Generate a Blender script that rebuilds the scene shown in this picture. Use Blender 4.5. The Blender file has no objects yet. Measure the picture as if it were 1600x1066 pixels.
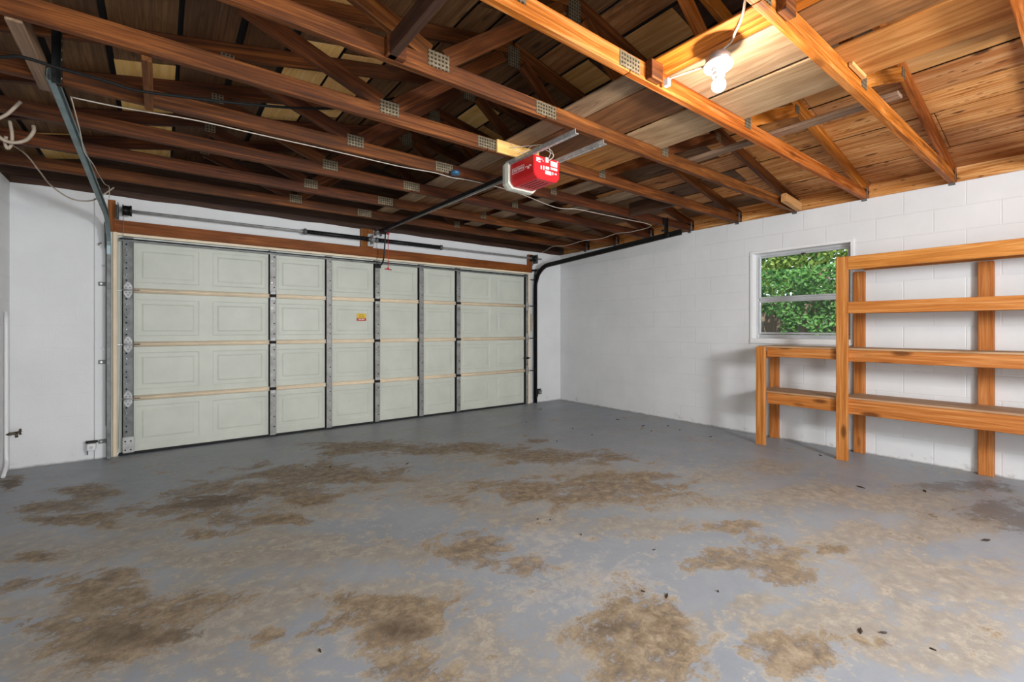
import bpy, bmesh, math, random
from mathutils import Vector, Matrix, noise
random.seed(7)
SC = bpy.context.scene
COL = SC.collection
R = math.radians

# ------------------------------------------------------------------ camera, light, exposure
cam_d = bpy.data.cameras.new('camera'); cam = bpy.data.objects.new('camera', cam_d); COL.objects.link(cam)
F_PX = 717.3
cam_d.sensor_width = 36.0; cam_d.lens = F_PX / 1600 * 36
cam_d.shift_y = -(533 - 514.5) / 1600
cam_d.clip_start = 0.02
cam.location = (-5.238, -5.520, 1.162)
cam.rotation_euler = (R(90), 0, -0.6544)
SC.camera = cam

SC.view_settings.view_transform = 'Standard'; SC.view_settings.look = 'None'
SC.view_settings.gamma = 1.0; SC.view_settings.use_curve_mapping = False
SC.view_settings.exposure = 0.40

world = bpy.data.worlds.new('world'); SC.world = world; world.use_nodes = True
WBG = world.node_tree.nodes['Background']
WBG.inputs[0].default_value = (0.80, 0.90, 1.0, 1); WBG.inputs[1].default_value = 1.6

def area(name, loc, target, sx, sy, power, color=(1, 1, 1)):
    d = bpy.data.lights.new(name, 'AREA'); d.shape = 'RECTANGLE'; d.size = sx; d.size_y = sy
    d.energy = power; d.color = color
    o = bpy.data.objects.new(name, d); COL.objects.link(o); o.location = loc
    o.rotation_euler = (Vector(target) - Vector(loc)).to_track_quat('-Z', 'Y').to_euler()
    return o
# daylight standing in the rear window; the doorway light is an added, unseen soft fill
area('daylight_rear_window', (-2.75, -7.28, 1.72), (-2.75, 0, 1.45), 0.6, 0.5, 118, (0.93, 0.965, 1.0))
area('rear_fill', (-4.6, -7.28, 1.05), (-4.4, 0, 1.4), 1.9, 2.0, 74, (0.93, 0.965, 1.0))
sun_d = bpy.data.lights.new('sun', 'SUN'); sun_d.energy = 5.0; sun_d.angle = R(1); sun_d.color = (1, .95, .85)
sun = bpy.data.objects.new('sun', sun_d); COL.objects.link(sun)
sun.rotation_euler = Vector((0.52, 0.30, -0.80)).to_track_quat('-Z', 'Y').to_euler()
BULB_STRENGTH = 930.0

# ------------------------------------------------------------------ room measures (metres)
XL = -6.22; YR = -7.2; WH = 2.38           # left wall, rear wall, wall height; right wall at x=0, door wall at y=0
DL, DR = -5.57, -0.69                      # door opening
PITCH = 0.21; RIDGE = -3.24; ZC0 = 2.44    # roof pitch, ridge x, top chord underside at the right wall
def zroof(x):                               # underside of the roof boards
    d = -x if x > RIDGE else (x - 2 * RIDGE)
    return ZC0 + 0.092 + PITCH * d

# ------------------------------------------------------------------ helpers
def tag(o, label=None, cat=None, group=None, kind=None):
    if label: o['label'] = label
    if cat: o['category'] = cat
    if group: o['group'] = group
    if kind: o['kind'] = kind
    return o
def empty(name, loc=(0, 0, 0), label=None, cat=None, group=None, kind=None):
    o = bpy.data.objects.new(name, None); COL.objects.link(o); o.location = loc
    o.empty_display_size = 0.1
    return tag(o, label, cat, group, kind)
def root_of(o):
    v = Vector((0, 0, 0))
    while o is not None:
        v += Vector(o.location) if o.type == 'EMPTY' else Vector((0, 0, 0)); o = o.parent
    return v
def link(name, bm, mats, parent=None, M=None, smooth=False):
    me = bpy.data.meshes.new(name)
    bmesh.ops.recalc_face_normals(bm, faces=bm.faces)
    bm.to_mesh(me); bm.free()
    for m in (mats if isinstance(mats, (list, tuple)) else [mats]): me.materials.append(m)
    if smooth:
        for p in me.polygons: p.use_smooth = True
    o = bpy.data.objects.new(name, me); COL.objects.link(o)
    if M is None: M = Matrix.Identity(4)
    if parent is not None:
        o.parent = parent
        W = wm(parent)
        o.matrix_basis = W.inverted() @ M
    else:
        o.matrix_basis = M
    return o
def wm(o):
    M = o.matrix_basis.copy()
    while o.parent is not None:
        o = o.parent; M = o.matrix_basis @ M
    return M
def bx(bm, x0, x1, y0, y1, z0, z1, mi=0, bev=0.0):
    vs = [bm.verts.new(c) for c in ((x0, y0, z0), (x1, y0, z0), (x1, y1, z0), (x0, y1, z0), (x0, y0, z1), (x1, y0, z1), (x1, y1, z1), (x0, y1, z1))]
    fs = [bm.faces.new([vs[i] for i in f]) for f in ((0, 3, 2, 1), (4, 5, 6, 7), (0, 1, 5, 4), (1, 2, 6, 5), (2, 3, 7, 6), (3, 0, 4, 7))]
    for f in fs: f.material_index = mi
    if bev > 0:
        es = list({e for f in fs for e in f.edges})
        r = bmesh.ops.bevel(bm, geom=es, offset=bev, segments=1, affect='EDGES')
        for f in r['faces']: f.material_index = mi
    return bm
def box(name, x0, x1, y0, y1, z0, z1, mat, parent=None, bev=0.0, center=True):
    c = Vector(((x0 + x1) / 2, (y0 + y1) / 2, (z0 + z1) / 2)) if center else Vector((0, 0, 0))
    bm = bmesh.new(); bx(bm, x0 - c.x, x1 - c.x, y0 - c.y, y1 - c.y, z0 - c.z, z1 - c.z, 0, bev)
    return link(name, bm, mat, parent, Matrix.Translation(c))
def frame(p0, p1, up=(0, 0, 1)):
    p0, p1, up = Vector(p0), Vector(p1), Vector(up)
    x = (p1 - p0).normalized(); y = up.cross(x).normalized(); z = x.cross(y)
    M = Matrix((x, y, z)).transposed().to_4x4(); M.translation = p0
    return M, (p1 - p0).length
def beam(name, p0, p1, w, h, mat, parent=None, up=(0, 0, 1), bev=0.0025, cuts=None):
    """board from p0 to p1, w across (local y), h along up (local z), grain along local x"""
    M, L = frame(p0, p1, up)
    bm = bmesh.new(); bx(bm, 0, L, -w / 2, w / 2, -h / 2, h / 2, 0, bev)
    return link(name, bm, mat, parent, M)
def tube_bm(bm, pts, r, seg=8, mi=0, cap=True):
    pts = [Vector(p) for p in pts]; rings = []
    n = None
    for i, p in enumerate(pts):
        t = (pts[min(i + 1, len(pts) - 1)] - pts[max(i - 1, 0)]).normalized()
        if n is None:
            n = t.orthogonal().normalized()
        n = (n - t * n.dot(t)); n = n.normalized() if n.length > 1e-6 else t.orthogonal().normalized()
        b = t.cross(n); rr = r[i] if isinstance(r, (list, tuple)) else r
        rings.append([bm.verts.new(p + (n * math.cos(a) + b * math.sin(a)) * rr) for a in [2 * math.pi * k / seg for k in range(seg)]])
    for a, b in zip(rings, rings[1:]):
        for k in range(seg):
            f = bm.faces.new((a[k], a[(k + 1) % seg], b[(k + 1) % seg], b[k])); f.material_index = mi; f.smooth = True
    if cap:
        for rg in (rings[0], rings[-1]):
            f = bm.faces.new(rg); f.material_index = mi
    return bm
def smooth_pts(pts, n=6):
    P = [Vector(p) for p in pts]; out = []
    for i in range(len(P) - 1):
        a, b, c, d = P[max(i - 1, 0)], P[i], P[i + 1], P[min(i + 2, len(P) - 1)]
        for k in range(n):
            t = k / n
            out.append(0.5 * ((2 * b) + (c - a) * t + (2 * a - 5 * b + 4 * c - d) * t * t + (3 * b - a - 3 * c + d) * t ** 3))
    out.append(P[-1]); return out
def tube(name, pts, r, mat, parent=None, seg=8, sm=0):
    bm = bmesh.new(); tube_bm(bm, smooth_pts(pts, sm) if sm else pts, r, seg)
    return link(name, bm, mat, parent)
def lathe_bm(bm, prof, seg=32, M=None, mi=0):
    """prof = [(r, z)...] around local z"""
    rings = []
    for r, z in prof:
        if r < 1e-5: rings.append([bm.verts.new((0, 0, z))])
        else: rings.append([bm.verts.new((r * math.cos(2 * math.pi * k / seg), r * math.sin(2 * math.pi * k / seg), z)) for k in range(seg)])
    for a, b in zip(rings, rings[1:]):
        for k in range(seg):
            if len(a) == 1 and len(b) == 1: continue
            if len(a) == 1: vs = (a[0], b[k], b[(k + 1) % seg])
            elif len(b) == 1: vs = (a[k], a[(k + 1) % seg], b[0])
            else: vs = (a[k], a[(k + 1) % seg], b[(k + 1) % seg], b[k])
            f = bm.faces.new(vs); f.material_index = mi; f.smooth = True
    if M is not None: bmesh.ops.transform(bm, matrix=M, verts=[v for rg in rings for v in rg])
    return bm
def sweep(name, path, prof, mat, parent=None, side=(1, 0, 0)):
    """open profile [(s, n)...] swept along path; s along side, n along path normal; given thickness by solidify in mesh"""
    bm = bmesh.new(); S = Vector(side); rings = []
    P = [Vector(p) for p in path]
    for i, p in enumerate(P):
        t = (P[min(i + 1, len(P) - 1)] - P[max(i - 1, 0)]).normalized()
        n = S.cross(t).normalized()
        rings.append([bm.verts.new(p + S * a + n * b) for a, b in prof])
    for a, b in zip(rings, rings[1:]):
        for k in range(len(prof) - 1): bm.faces.new((a[k], a[k + 1], b[k + 1], b[k]))
    bmesh.ops.recalc_face_normals(bm, faces=bm.faces)
    bmesh.ops.solidify(bm, geom=list(bm.faces), thickness=0.003)
    return link(name, bm, mat, parent)
def disc_bm(bm, c, r, axis='y', depth=0.002, seg=12, mi=0):
    ax = {'x': Vector((1, 0, 0)), 'y': Vector((0, 1, 0)), 'z': Vector((0, 0, 1))}[axis]
    tube_bm(bm, [Vector(c) - ax * depth / 2, Vector(c) + ax * depth / 2], r, seg, mi)

# ------------------------------------------------------------------ materials
class NT:
    def __init__(s, name, rough=0.6, metal=0.0, spec=0.5):
        s.m = bpy.data.materials.new(name); s.m.use_nodes = True; s.t = s.m.node_tree; s.N = s.t.nodes
        s.b = s.N['Principled BSDF']; s.b.inputs['Roughness'].default_value = rough
        s.b.inputs['Metallic'].default_value = metal; s.b.inputs['Specular IOR Level'].default_value = spec
    def n(s, typ, **kw):
        n = s.N.new(typ)
        for k, v in kw.items():
            if k in n.inputs: n.inputs[k].default_value = v
            else: setattr(n, k, v)
        return n
    def l(s, a, b): s.t.links.new(a, b)
    def noise(s, vec, scale, detail=4, rough=0.55, dist=0.0):
        n = s.n('ShaderNodeTexNoise'); n.inputs['Scale'].default_value = scale; n.inputs['Detail'].default_value = detail
        n.inputs['Roughness'].default_value = rough; n.inputs['Distortion'].default_value = dist
        s.l(vec, n.inputs['Vector']); return n.outputs['Fac']
    def ramp(s, fac, stops):
        r = s.n('ShaderNodeValToRGB'); e = r.color_ramp.elements
        while len(e) < len(stops): e.new(0.5)
        for i, (p, c) in enumerate(stops):
            e[i].position = p; e[i].color = (c if len(c) == 4 else (*c, 1)) if isinstance(c, tuple) else (c, c, c, 1)
        s.l(fac, r.inputs[0]); return r.outputs[0]
    def mix(s, fac, a, b, mode='MIX'):
        m = s.n('ShaderNodeMix'); m.data_type = 'RGBA'; m.blend_type = mode
        for inp, v in ((m.inputs[0], fac), (m.inputs[6], a), (m.inputs[7], b)):
            if hasattr(v, 'node'): s.l(v, inp)
            else: inp.default_value = v if not isinstance(v, tuple) else (*v, 1)[:4]
        return m.outputs[2]
    def math(s, op, a, b=0.5, c=None):
        m = s.n('ShaderNodeMath'); m.operation = op
        for i, v in enumerate((a, b, c)):
            if v is None: continue
            if hasattr(v, 'node'): s.l(v, m.inputs[i])
            else: m.inputs[i].default_value = v
        return m.outputs[0]
    def bump(s, h, strength=0.3, dist=0.01, prev=None):
        b = s.n('ShaderNodeBump'); b.inputs['Strength'].default_value = strength; b.inputs['Distance'].default_value = dist
        s.l(h, b.inputs['Height'])
        if prev is not None: s.l(prev, b.inputs['Normal'])
        s.l(b.outputs[0], s.b.inputs['Normal']); return b.outputs[0]
    def col(s, c):
        if hasattr(c, 'node'): s.l(c, s.b.inputs['Base Color'])
        else: s.b.inputs['Base Color'].default_value = (*c, 1)
def coords(N, scale=(1, 1, 1), rnd=True):
    tc = N.n('ShaderNodeTexCoord'); v = tc.outputs['Object']
    rv = None
    if rnd:
        oi = N.n('ShaderNodeObjectInfo'); rv = oi.outputs['Random']
        off = N.n('ShaderNodeVectorMath'); off.operation = 'SCALE'
        off.inputs[0].default_value = (37.0, 61.0, 83.0); N.l(rv, off.inputs[3])
        ad = N.n('ShaderNodeVectorMath'); ad.operation = 'ADD'; N.l(v, ad.inputs[0]); N.l(off.outputs[0], ad.inputs[1]); v = ad.outputs[0]
    mp = N.n('ShaderNodeMapping'); mp.inputs['Scale'].default_value = scale; N.l(v, mp.inputs[0])
    return mp.outputs[0], v, rv
def wood(name, dark, mid, light, grain=1.0, knots=0.5, blotch=0.35, stain=(0.02, 0.012, 0.008), vary=0.35, rough=0.62, sheet=False, stain_lo=.60, knot_scale=1.0):
    N = NT(name, rough, spec=0.3)
    gx = 0.9 if not sheet else 0.7
    v, raw, rv = coords(N, (gx, 22 * grain if not sheet else 6, 22 * grain if not sheet else 6))
    g = N.noise(v, 1.6, 6, 0.6, 1.2 if not sheet else 2.2)
    c = N.ramp(g, [(0.30, dark), (0.5, mid), (0.68, light)])
    # fine lines
    v2, _, _ = coords(N, (2.5, 140, 140)); f = N.noise(v2, 1.0, 2, 0.5)
    c = N.mix(N.math('MULTIPLY', N.ramp(f, [(0.35, 1.0), (0.55, 0.0)]), 0.35), c, dark)
    # broad blotches
    mb, _, _ = coords(N, (0.8, 3.0, 3.0)); bl = N.noise(mb, 2.0, 4, 0.6)
    c = N.mix(N.math('MULTIPLY', N.ramp(bl, [(0.42, 0.0), (0.62, 1.0)]), blotch), c, dark)
    # weather stains
    ms, _, _ = coords(N, (1.1, 2.2, 2.2)); st = N.noise(ms, 1.3, 5, 0.65)
    c = N.mix(N.math('MULTIPLY', N.ramp(st, [(stain_lo, 0.0), (stain_lo + .12, 1.0)]), 0.6), c, stain)
    # knots
    if knots > 0:
        mk, _, _ = coords(N, (2.8 * knot_scale, 8.5 * knot_scale, 8.5 * knot_scale))
        vo = N.n('ShaderNodeTexVoronoi'); vo.inputs['Scale'].default_value = 1.0; N.l(mk, vo.inputs['Vector'])
        k = N.ramp(vo.outputs['Distance'], [(0.10, 1.0), (0.19, 0.0)])
        c = N.mix(N.math('MULTIPLY', k, knots), c, tuple(x * 0.28 for x in dark))
        if knots > 0.8:
            m3, _, _ = coords(N, (9, 26, 26)); v3 = N.n('ShaderNodeTexVoronoi'); v3.inputs['Scale'].default_value = 1.0; N.l(m3, v3.inputs['Vector'])
            c = N.mix(N.math('MULTIPLY', N.ramp(v3.outputs['Distance'], [(0.12, 1.0), (0.20, 0.0)]), 0.7), c, tuple(x * 0.35 for x in dark))
    # board to board variation
    hv = N.n('ShaderNodeHueSaturation'); N.l(c, hv.inputs['Color']); hv.inputs['Saturation'].default_value = 1.10
    N.l(N.math('MULTIPLY_ADD', rv, vary * 2, 1 - vary), hv.inputs['Value'])
    N.l(N.math('MULTIPLY_ADD', rv, 0.010, 0.493), hv.inputs['Hue'])
    N.col(hv.outputs[0])
    N.bump(N.math('ADD', g, f), 0.25, 0.004)
    return N.m
def plain(name, c, rough=0.5, metal=0.0, var=0.0, scale=8, spec=0.5):
    N = NT(name, rough, metal, spec)
    if var:
        v, raw, rv = coords(N, (1, 1, 1)); n = N.noise(v, scale, 5, 0.6)
        lo = tuple(x * (1 - var) for x in c); hi = tuple(min(1, x * (1 + var)) for x in c)
        N.col(N.ramp(n, [(0.3, lo), (0.7, hi)])); N.bump(n, 0.08, 0.003)
    else: N.col(c)
    return N.m
M = {}
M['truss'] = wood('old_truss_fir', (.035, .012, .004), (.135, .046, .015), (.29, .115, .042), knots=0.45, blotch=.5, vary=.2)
M['truss_shaded'] = wood('dark_shaded_truss_fir', (.028, .009, .0035), (.095, .030, .010), (.19, .068, .025), knots=0.4, blotch=.55, vary=.25)  # dark red-brown fir, darkened further to paint in the light falloff
M['truss_lit'] = wood('orange_lit_truss_fir', (.16, .046, .013), (.40, .140, .043), (.62, .275, .11), knots=0.5, blotch=.25, vary=.12)  # the same fir with the lamplight painted into its tone
M['shelf'] = wood('shelf_fir', (.33, .12, .038), (.54, .235, .085), (.68, .36, .155), knots=0.8, blotch=.15, vary=.08, stain_lo=.78, knot_scale=.8)
M['board_top'] = wood('shelf_board', (.30, .18, .10), (.46, .30, .18), (.56, .39, .25), knots=0.1, blotch=.2, vary=.06, stain_lo=.8, sheet=True)
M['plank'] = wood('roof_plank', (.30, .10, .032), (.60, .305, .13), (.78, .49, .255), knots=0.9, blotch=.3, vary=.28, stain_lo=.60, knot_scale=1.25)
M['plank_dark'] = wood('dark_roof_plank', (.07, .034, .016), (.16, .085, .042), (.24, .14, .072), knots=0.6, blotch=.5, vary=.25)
M['ply'] = wood('old_plywood', (.17, .075, .03), (.33, .165, .075), (.44, .25, .13), knots=0.35, blotch=.35, vary=.2, sheet=True, stain_lo=.58, knot_scale=.5)
M['ply_pale'] = wood('pale_grey_plywood', (.27, .17, .095), (.44, .31, .19), (.54, .40, .26), knots=0.3, blotch=.3, vary=.08, sheet=True, stain_lo=.70, knot_scale=.5)
M['ply_brown'] = wood('brown_plywood', (.10, .045, .02), (.22, .11, .052), (.31, .17, .085), knots=0.4, blotch=.55, vary=.1, sheet=True, stain_lo=.60, knot_scale=.5)
M['ply_orange'] = wood('orange_plywood', (.30, .12, .04), (.50, .24, .09), (.62, .35, .15), knots=0.5, blotch=.2, vary=.06, sheet=True, stain_lo=.80, knot_scale=.5)
M['ply_new'] = wood('new_plywood', (.70, .42, .16), (.84, .55, .24), (.88, .64, .34), knots=0.25, blotch=.1, vary=.05, sheet=True, stain_lo=.9, knot_scale=.6)
M['ply_grey'] = wood('weathered_plywood', (.16, .10, .06), (.31, .215, .135), (.42, .31, .21), knots=0.25, blotch=.5, vary=.15, sheet=True, stain_lo=.56, knot_scale=.5)
M['new_board'] = wood('new_board', (.42, .22, .085), (.56, .32, .14), (.64, .40, .20), knots=0.2, blotch=.12, vary=.05, stain_lo=.9)
M['grey_board'] = wood('weathered_board', (.12, .07, .045), (.26, .17, .11), (.36, .26, .18), knots=0.3, blotch=.4, vary=.1)
M['dark_board'] = wood('dark_board', (.025, .012, .008), (.06, .03, .018), (.10, .05, .03), knots=0.3, blotch=.4, vary=.1)
M['header'] = wood('header_cedar', (.12, .038, .011), (.26, .095, .030), (.36, .15, .055), knots=0.2, blotch=.5, vary=.05)
M['felt'] = plain('roofing_felt', (.012, .010, .009), .9)
M['galv'] = plain('galvanised_steel', (.40, .40, .385), .5, .35, .3, 14)
M['stile'] = plain('stile_steel', (.27, .265, .25), .5, .3, .3, 10)
M['galv_blue'] = plain('galvanised_track_steel', (.20, .26, .265), .42, .5, .2, 10)
M['galv_dark'] = plain('dull_galvanised_steel', (.15, .155, .15), .5, .4, .35, 12)
M['steel_dark'] = plain('blackened_steel', (.018, .018, .017), .45, .6, .3, 12)
M['black'] = plain('black_enamel', (.008, .008, .009), .35)
M['rubber'] = plain('black_rubber', (.01, .01, .01), .8)
M['chrome'] = plain('zinc_bolt', (.55, .55, .53), .3, .9)
M['hole'] = plain('bolt_hole_shadow_gap', (.006, .006, .006), .9)
M['cream'] = plain('cream_lip', (.82, .68, .49), .5, 0, .08, 5)
M['red'] = plain('red_enamel', (.62, .015, .02), .35, 0, .05, 6)
M['red_cord'] = plain('red_cord', (.50, .015, .015), .6)
M['white'] = plain('white_plastic', (.80, .80, .78), .4)
M['white_wire'] = plain('white_wire', (.46, .40, .33), .5)
M['lens'] = plain('cream_lens', (.68, .68, .58), .4)
M['cable'] = plain('old_cable', (.34, .27, .20), .6, 0, .2, 20)
M['cable_black'] = plain('black_cable', (.006, .006, .006), .7, spec=.2)
M['porcelain'] = plain('porcelain', (.82, .82, .80), .25)
M['box_grey'] = plain('junction_box_steel', (.30, .31, .31), .4, .7)
M['blue'] = plain('blue_plastic', (.02, .09, .18), .4)
M['alu'] = plain('window_aluminium', (.55, .56, .57), .4, .3, .08, 6)
M['white_paint'] = plain('white_gloss_paint', (.80, .80, .79), .45, 0, .03, 4)
M['yellow'] = plain('sticker_yellow', (.75, .50, .015), .5)
M['sticker_red'] = plain('sticker_red', (.50, .02, .008), .5)
M['paper'] = plain('paper_label', (.62, .50, .30), .7)
M['brass'] = plain('tarnished_brass', (.12, .10, .07), .5, .7, .3, 30)
M['leafbit'] = plain('dry_leaf', (.035, .022, .015), .8)

def gusset_mat():
    N = NT('punched_plate', .45, .6)
    tc = N.n('ShaderNodeTexCoord'); mp = N.n('ShaderNodeMapping'); mp.inputs['Scale'].default_value = (50, 50, 50)
    N.l(tc.outputs['Object'], mp.inputs[0])
    vo = N.n('ShaderNodeTexVoronoi'); vo.inputs['Scale'].default_value = 1.0; vo.inputs['Randomness'].default_value = 0.12
    vo.distance = 'CHEBYCHEV'; N.l(mp.outputs[0], vo.inputs['Vector'])
    k = N.ramp(vo.outputs['Distance'], [(0.24, 1.0), (0.32, 0.0)])
    nz = N.noise(tc.outputs['Object'], 30, 3)
    base = N.ramp(nz, [(0.3, (.16, .125, .075)), (0.7, (.29, .24, .16))])
    N.col(N.mix(k, base, (.05, .03, .015))); N.bump(k, 0.4, 0.003)
    return N.m
M['gusset'] = gusset_mat()

def wall_mat(name, axis):
    """white painted concrete block, running bond 16x8 in; axis = the horizontal world axis of the wall"""
    N = NT(name, .5, spec=0.35)
    tc = N.n('ShaderNodeTexCoord'); sp = N.n('ShaderNodeSeparateXYZ'); N.l(tc.outputs['Object'], sp.inputs[0])
    cb = N.n('ShaderNodeCombineXYZ'); N.l(sp.outputs[0 if axis == 'x' else 1], cb.inputs[0]); N.l(sp.outputs[2], cb.inputs[1])
    br = N.n('ShaderNodeTexBrick'); br.offset = 0.5
    for k, v in (('Scale', 1.0), ('Mortar Size', 0.006), ('Mortar Smooth', 0.9), ('Bias', 0.0), ('Brick Width', 0.4), ('Row Height', 0.1985)): br.inputs[k].default_value = v
    N.l(cb.outputs[0], br.inputs['Vector'])
    big = N.noise(tc.outputs['Object'], 1.7, 5, 0.6); fine = N.noise(tc.outputs['Object'], 60, 4, 0.6); mid = N.noise(tc.outputs['Object'], 9, 4, 0.6)
    c = N.ramp(big, [(0.3, (.70, .70, .695)), (0.7, (.78, .78, .775))])
    # scuffs and dirt low on the wall
    dirt = N.math('MULTIPLY', N.ramp(mid, [(0.60, 0.0), (0.70, 1.0)]), N.ramp(sp.outputs[2], [(0.0, 0.55), (0.12, 0.0)]))
    c = N.mix(dirt, c, (.30, .26, .20))
    base = N.math('MULTIPLY', N.ramp(N.math('ADD', sp.outputs[2], N.math('MULTIPLY', mid, 0.05)), [(0.022, 1.0), (0.045, 0.0)]), 0.75)
    c = N.mix(base, c, (.16, .13, .10))
    N.col(c)
    h = N.math('ADD', N.math('MULTIPLY', br.outputs['Fac'], -0.22 if axis == 'x' else -0.9), N.math('MULTIPLY', fine, 0.35))
    h = N.math('ADD', h, N.math('MULTIPLY', mid, 0.5))
    N.bump(h, 0.42, 0.006)
    return N.m
M['wall_x'] = wall_mat('painted_block_across', 'x'); M['wall_y'] = wall_mat('painted_block_along', 'y')

def door_mat():
    N = NT('door_skin', .45, spec=0.35)
    tc = N.n('ShaderNodeTexCoord'); n = N.noise(tc.outputs['Object'], 3.0, 5, 0.6); f = N.noise(tc.outputs['Object'], 40, 3, 0.6)
    c = N.ramp(n, [(0.3, (.55, .57, .49)), (0.7, (.63, .645, .56))])
    c = N.mix(N.math('MULTIPLY', N.ramp(f, [(0.64, 0.0), (0.72, 1.0)]), 0.12), c, (.30, .24, .16))
    N.col(c); return N.m
M['door'] = door_mat()

def floor_mat():
    N = NT('worn_painted_concrete', .42, spec=0.4)
    tc = N.n('ShaderNodeTexCoord'); P = tc.outputs['Object']
    at = N.n('ShaderNodeVertexColor'); at.layer_name = 'wear'
    sp = N.n('ShaderNodeSeparateColor'); N.l(at.outputs[0], sp.inputs[0])
    mp = N.n('ShaderNodeMapping'); mp.inputs['Rotation'].default_value = (0, 0, R(32)); mp.inputs['Scale'].default_value = (0.9, 1.3, 1); N.l(P, mp.inputs[0])
    Q = mp.outputs[0]
    n1 = N.noise(Q, 1.4, 8, 0.66, 0.6); n2 = N.noise(Q, 3.0, 12, 0.70, 0.5); n3 = N.noise(P, 15, 10, 0.72, 0.3); n4 = N.noise(P, 160, 3, 0.6)
    paint = N.ramp(n1, [(0.3, (.225, .248, .278)), (0.55, (.275, .297, .325)), (0.75, (.325, .343, .365))])
    paint = N.mix(N.math('MULTIPLY', N.ramp(n3, [(0.50, 0.0), (0.66, 1.0)]), 0.30), paint, (.34, .34, .33))
    nn = N.math('ADD', N.math('MULTIPLY_ADD', n2, 1.7, -.60), N.math('MULTIPLY_ADD', n3, 1.3, -.40))
    nn = N.math('ADD', nn, N.math('MULTIPLY_ADD', N.noise(P, 70, 6, 0.75), .55, -.275))
    def mask(ch, gain, lo, hi, off=0.0):
        v_ = at.outputs['Alpha'] if ch == 3 else sp.outputs[ch]
        return N.ramp(N.math('ADD', nn, N.math('MULTIPLY_ADD', v_, gain, off)), [(lo, 0.0), (hi, 1.0)])
    tan_c = N.ramp(n3, [(0.38, (.24, .19, .125)), (0.62, (.39, .33, .24))])
    brown_c = N.ramp(n3, [(0.36, (.10, .062, .028)), (0.5, (.215, .150, .082)), (0.64, (.35, .275, .18))])
    pale_c = N.ramp(n3, [(0.38, (.33, .305, .27)), (0.62, (.50, .47, .43))])
    c = N.mix(N.math('MULTIPLY', mask(2, .42, .66, .92), 0.60), paint, pale_c)
    c = N.mix(N.math('MULTIPLY', mask(1, .50, .58, .86), 0.64), c, tan_c)
    mb = mask(0, .60, .70, .90)
    rim = N.math('SUBTRACT', mask(0, .55, .64, .70), mask(0, .55, .72, .80))
    c = N.mix(N.math('MULTIPLY', rim, 0.38), c, pale_c)
    c = N.mix(N.math('MULTIPLY', mb, 0.80), c, brown_c)
    c = N.mix(N.math('MULTIPLY', mask(3, .75, .80, 1.0), 0.52), c, (.06, .042, .028))
    c = N.mix(N.math('MULTIPLY', N.ramp(n4, [(0.62, 0.0), (0.70, 1.0)]), 0.25), c, (.45, .43, .40))
    c = N.mix(N.math('MULTIPLY', N.ramp(n4, [(0.28, 1.0), (0.34, 0.0)]), 0.30), c, (.06, .05, .04))
    N.col(c)
    rg = N.math('MULTIPLY_ADD', mb, 0.25, N.math('MULTIPLY_ADD', n2, 0.3, 0.28)); N.l(rg, N.b.inputs['Roughness'])
    h = N.math('ADD', N.math('MULTIPLY', mb, -0.8), N.math('MULTIPLY', n3, 0.8)); h = N.math('ADD', h, N.math('MULTIPLY', n4, 0.25))
    N.bump(h, 0.30, 0.004)
    return N.m
M['floor'] = floor_mat()

def glass_mat():
    N = NT('window_glass'); N.N.remove(N.b)
    t = N.n('ShaderNodeBsdfTransparent'); t.inputs[0].default_value = (.93, .96, .95, 1)
    g = N.n('ShaderNodeBsdfGlossy'); g.inputs['Roughness'].default_value = 0.02
    fr = N.n('ShaderNodeFresnel'); fr.inputs['IOR'].default_value = 1.45
    m = N.n('ShaderNodeMixShader'); N.l(fr.outputs[0], m.inputs[0]); N.l(t.outputs[0], m.inputs[1]); N.l(g.outputs[0], m.inputs[2])
    N.l(m.outputs[0], N.N['Material Output'].inputs[0]); return N.m
M['glass'] = glass_mat()
def bulb_mat():
    N = NT('lit_bulb'); N.N.remove(N.b); e = N.n('ShaderNodeEmission'); e.inputs[0].default_value = (1, .93, .82, 1); e.inputs[1].default_value = BULB_STRENGTH
    N.l(e.outputs[0], N.N['Material Output'].inputs[0]); return N.m
M['bulb'] = bulb_mat()
def leaf_mat(name, a, b):
    N = NT(name, .5, spec=.4); g = N.n('ShaderNodeNewGeometry')
    N.col(N.ramp(g.outputs['Random Per Island'], [(0.0, a), (1.0, b)]))
    N.b.inputs['Subsurface Weight'].default_value = 0.0
    tr = N.n('ShaderNodeBsdfTranslucent'); N.l(N.b.inputs['Base Color'].links[0].from_socket, tr.inputs[0])
    mx = N.n('ShaderNodeMixShader'); mx.inputs[0].default_value = .35; N.l(N.b.outputs[0], mx.inputs[1]); N.l(tr.outputs[0], mx.inputs[2])
    N.l(mx.outputs[0], N.N['Material Output'].inputs[0]); return N.m
M['leaf'] = leaf_mat('vine_leaf', (.035, .13, .03), (.16, .34, .08))
M['leaf_far'] = leaf_mat('tree_leaf', (.05, .15, .03), (.40, .50, .12))
M['fence'] = wood('fence_board', (.16, .11, .08), (.28, .21, .16), (.38, .30, .24), knots=.3, vary=.15)
M['soil'] = plain('garden_soil', (.10, .085, .05), .9, 0, .4, 6)

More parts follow.
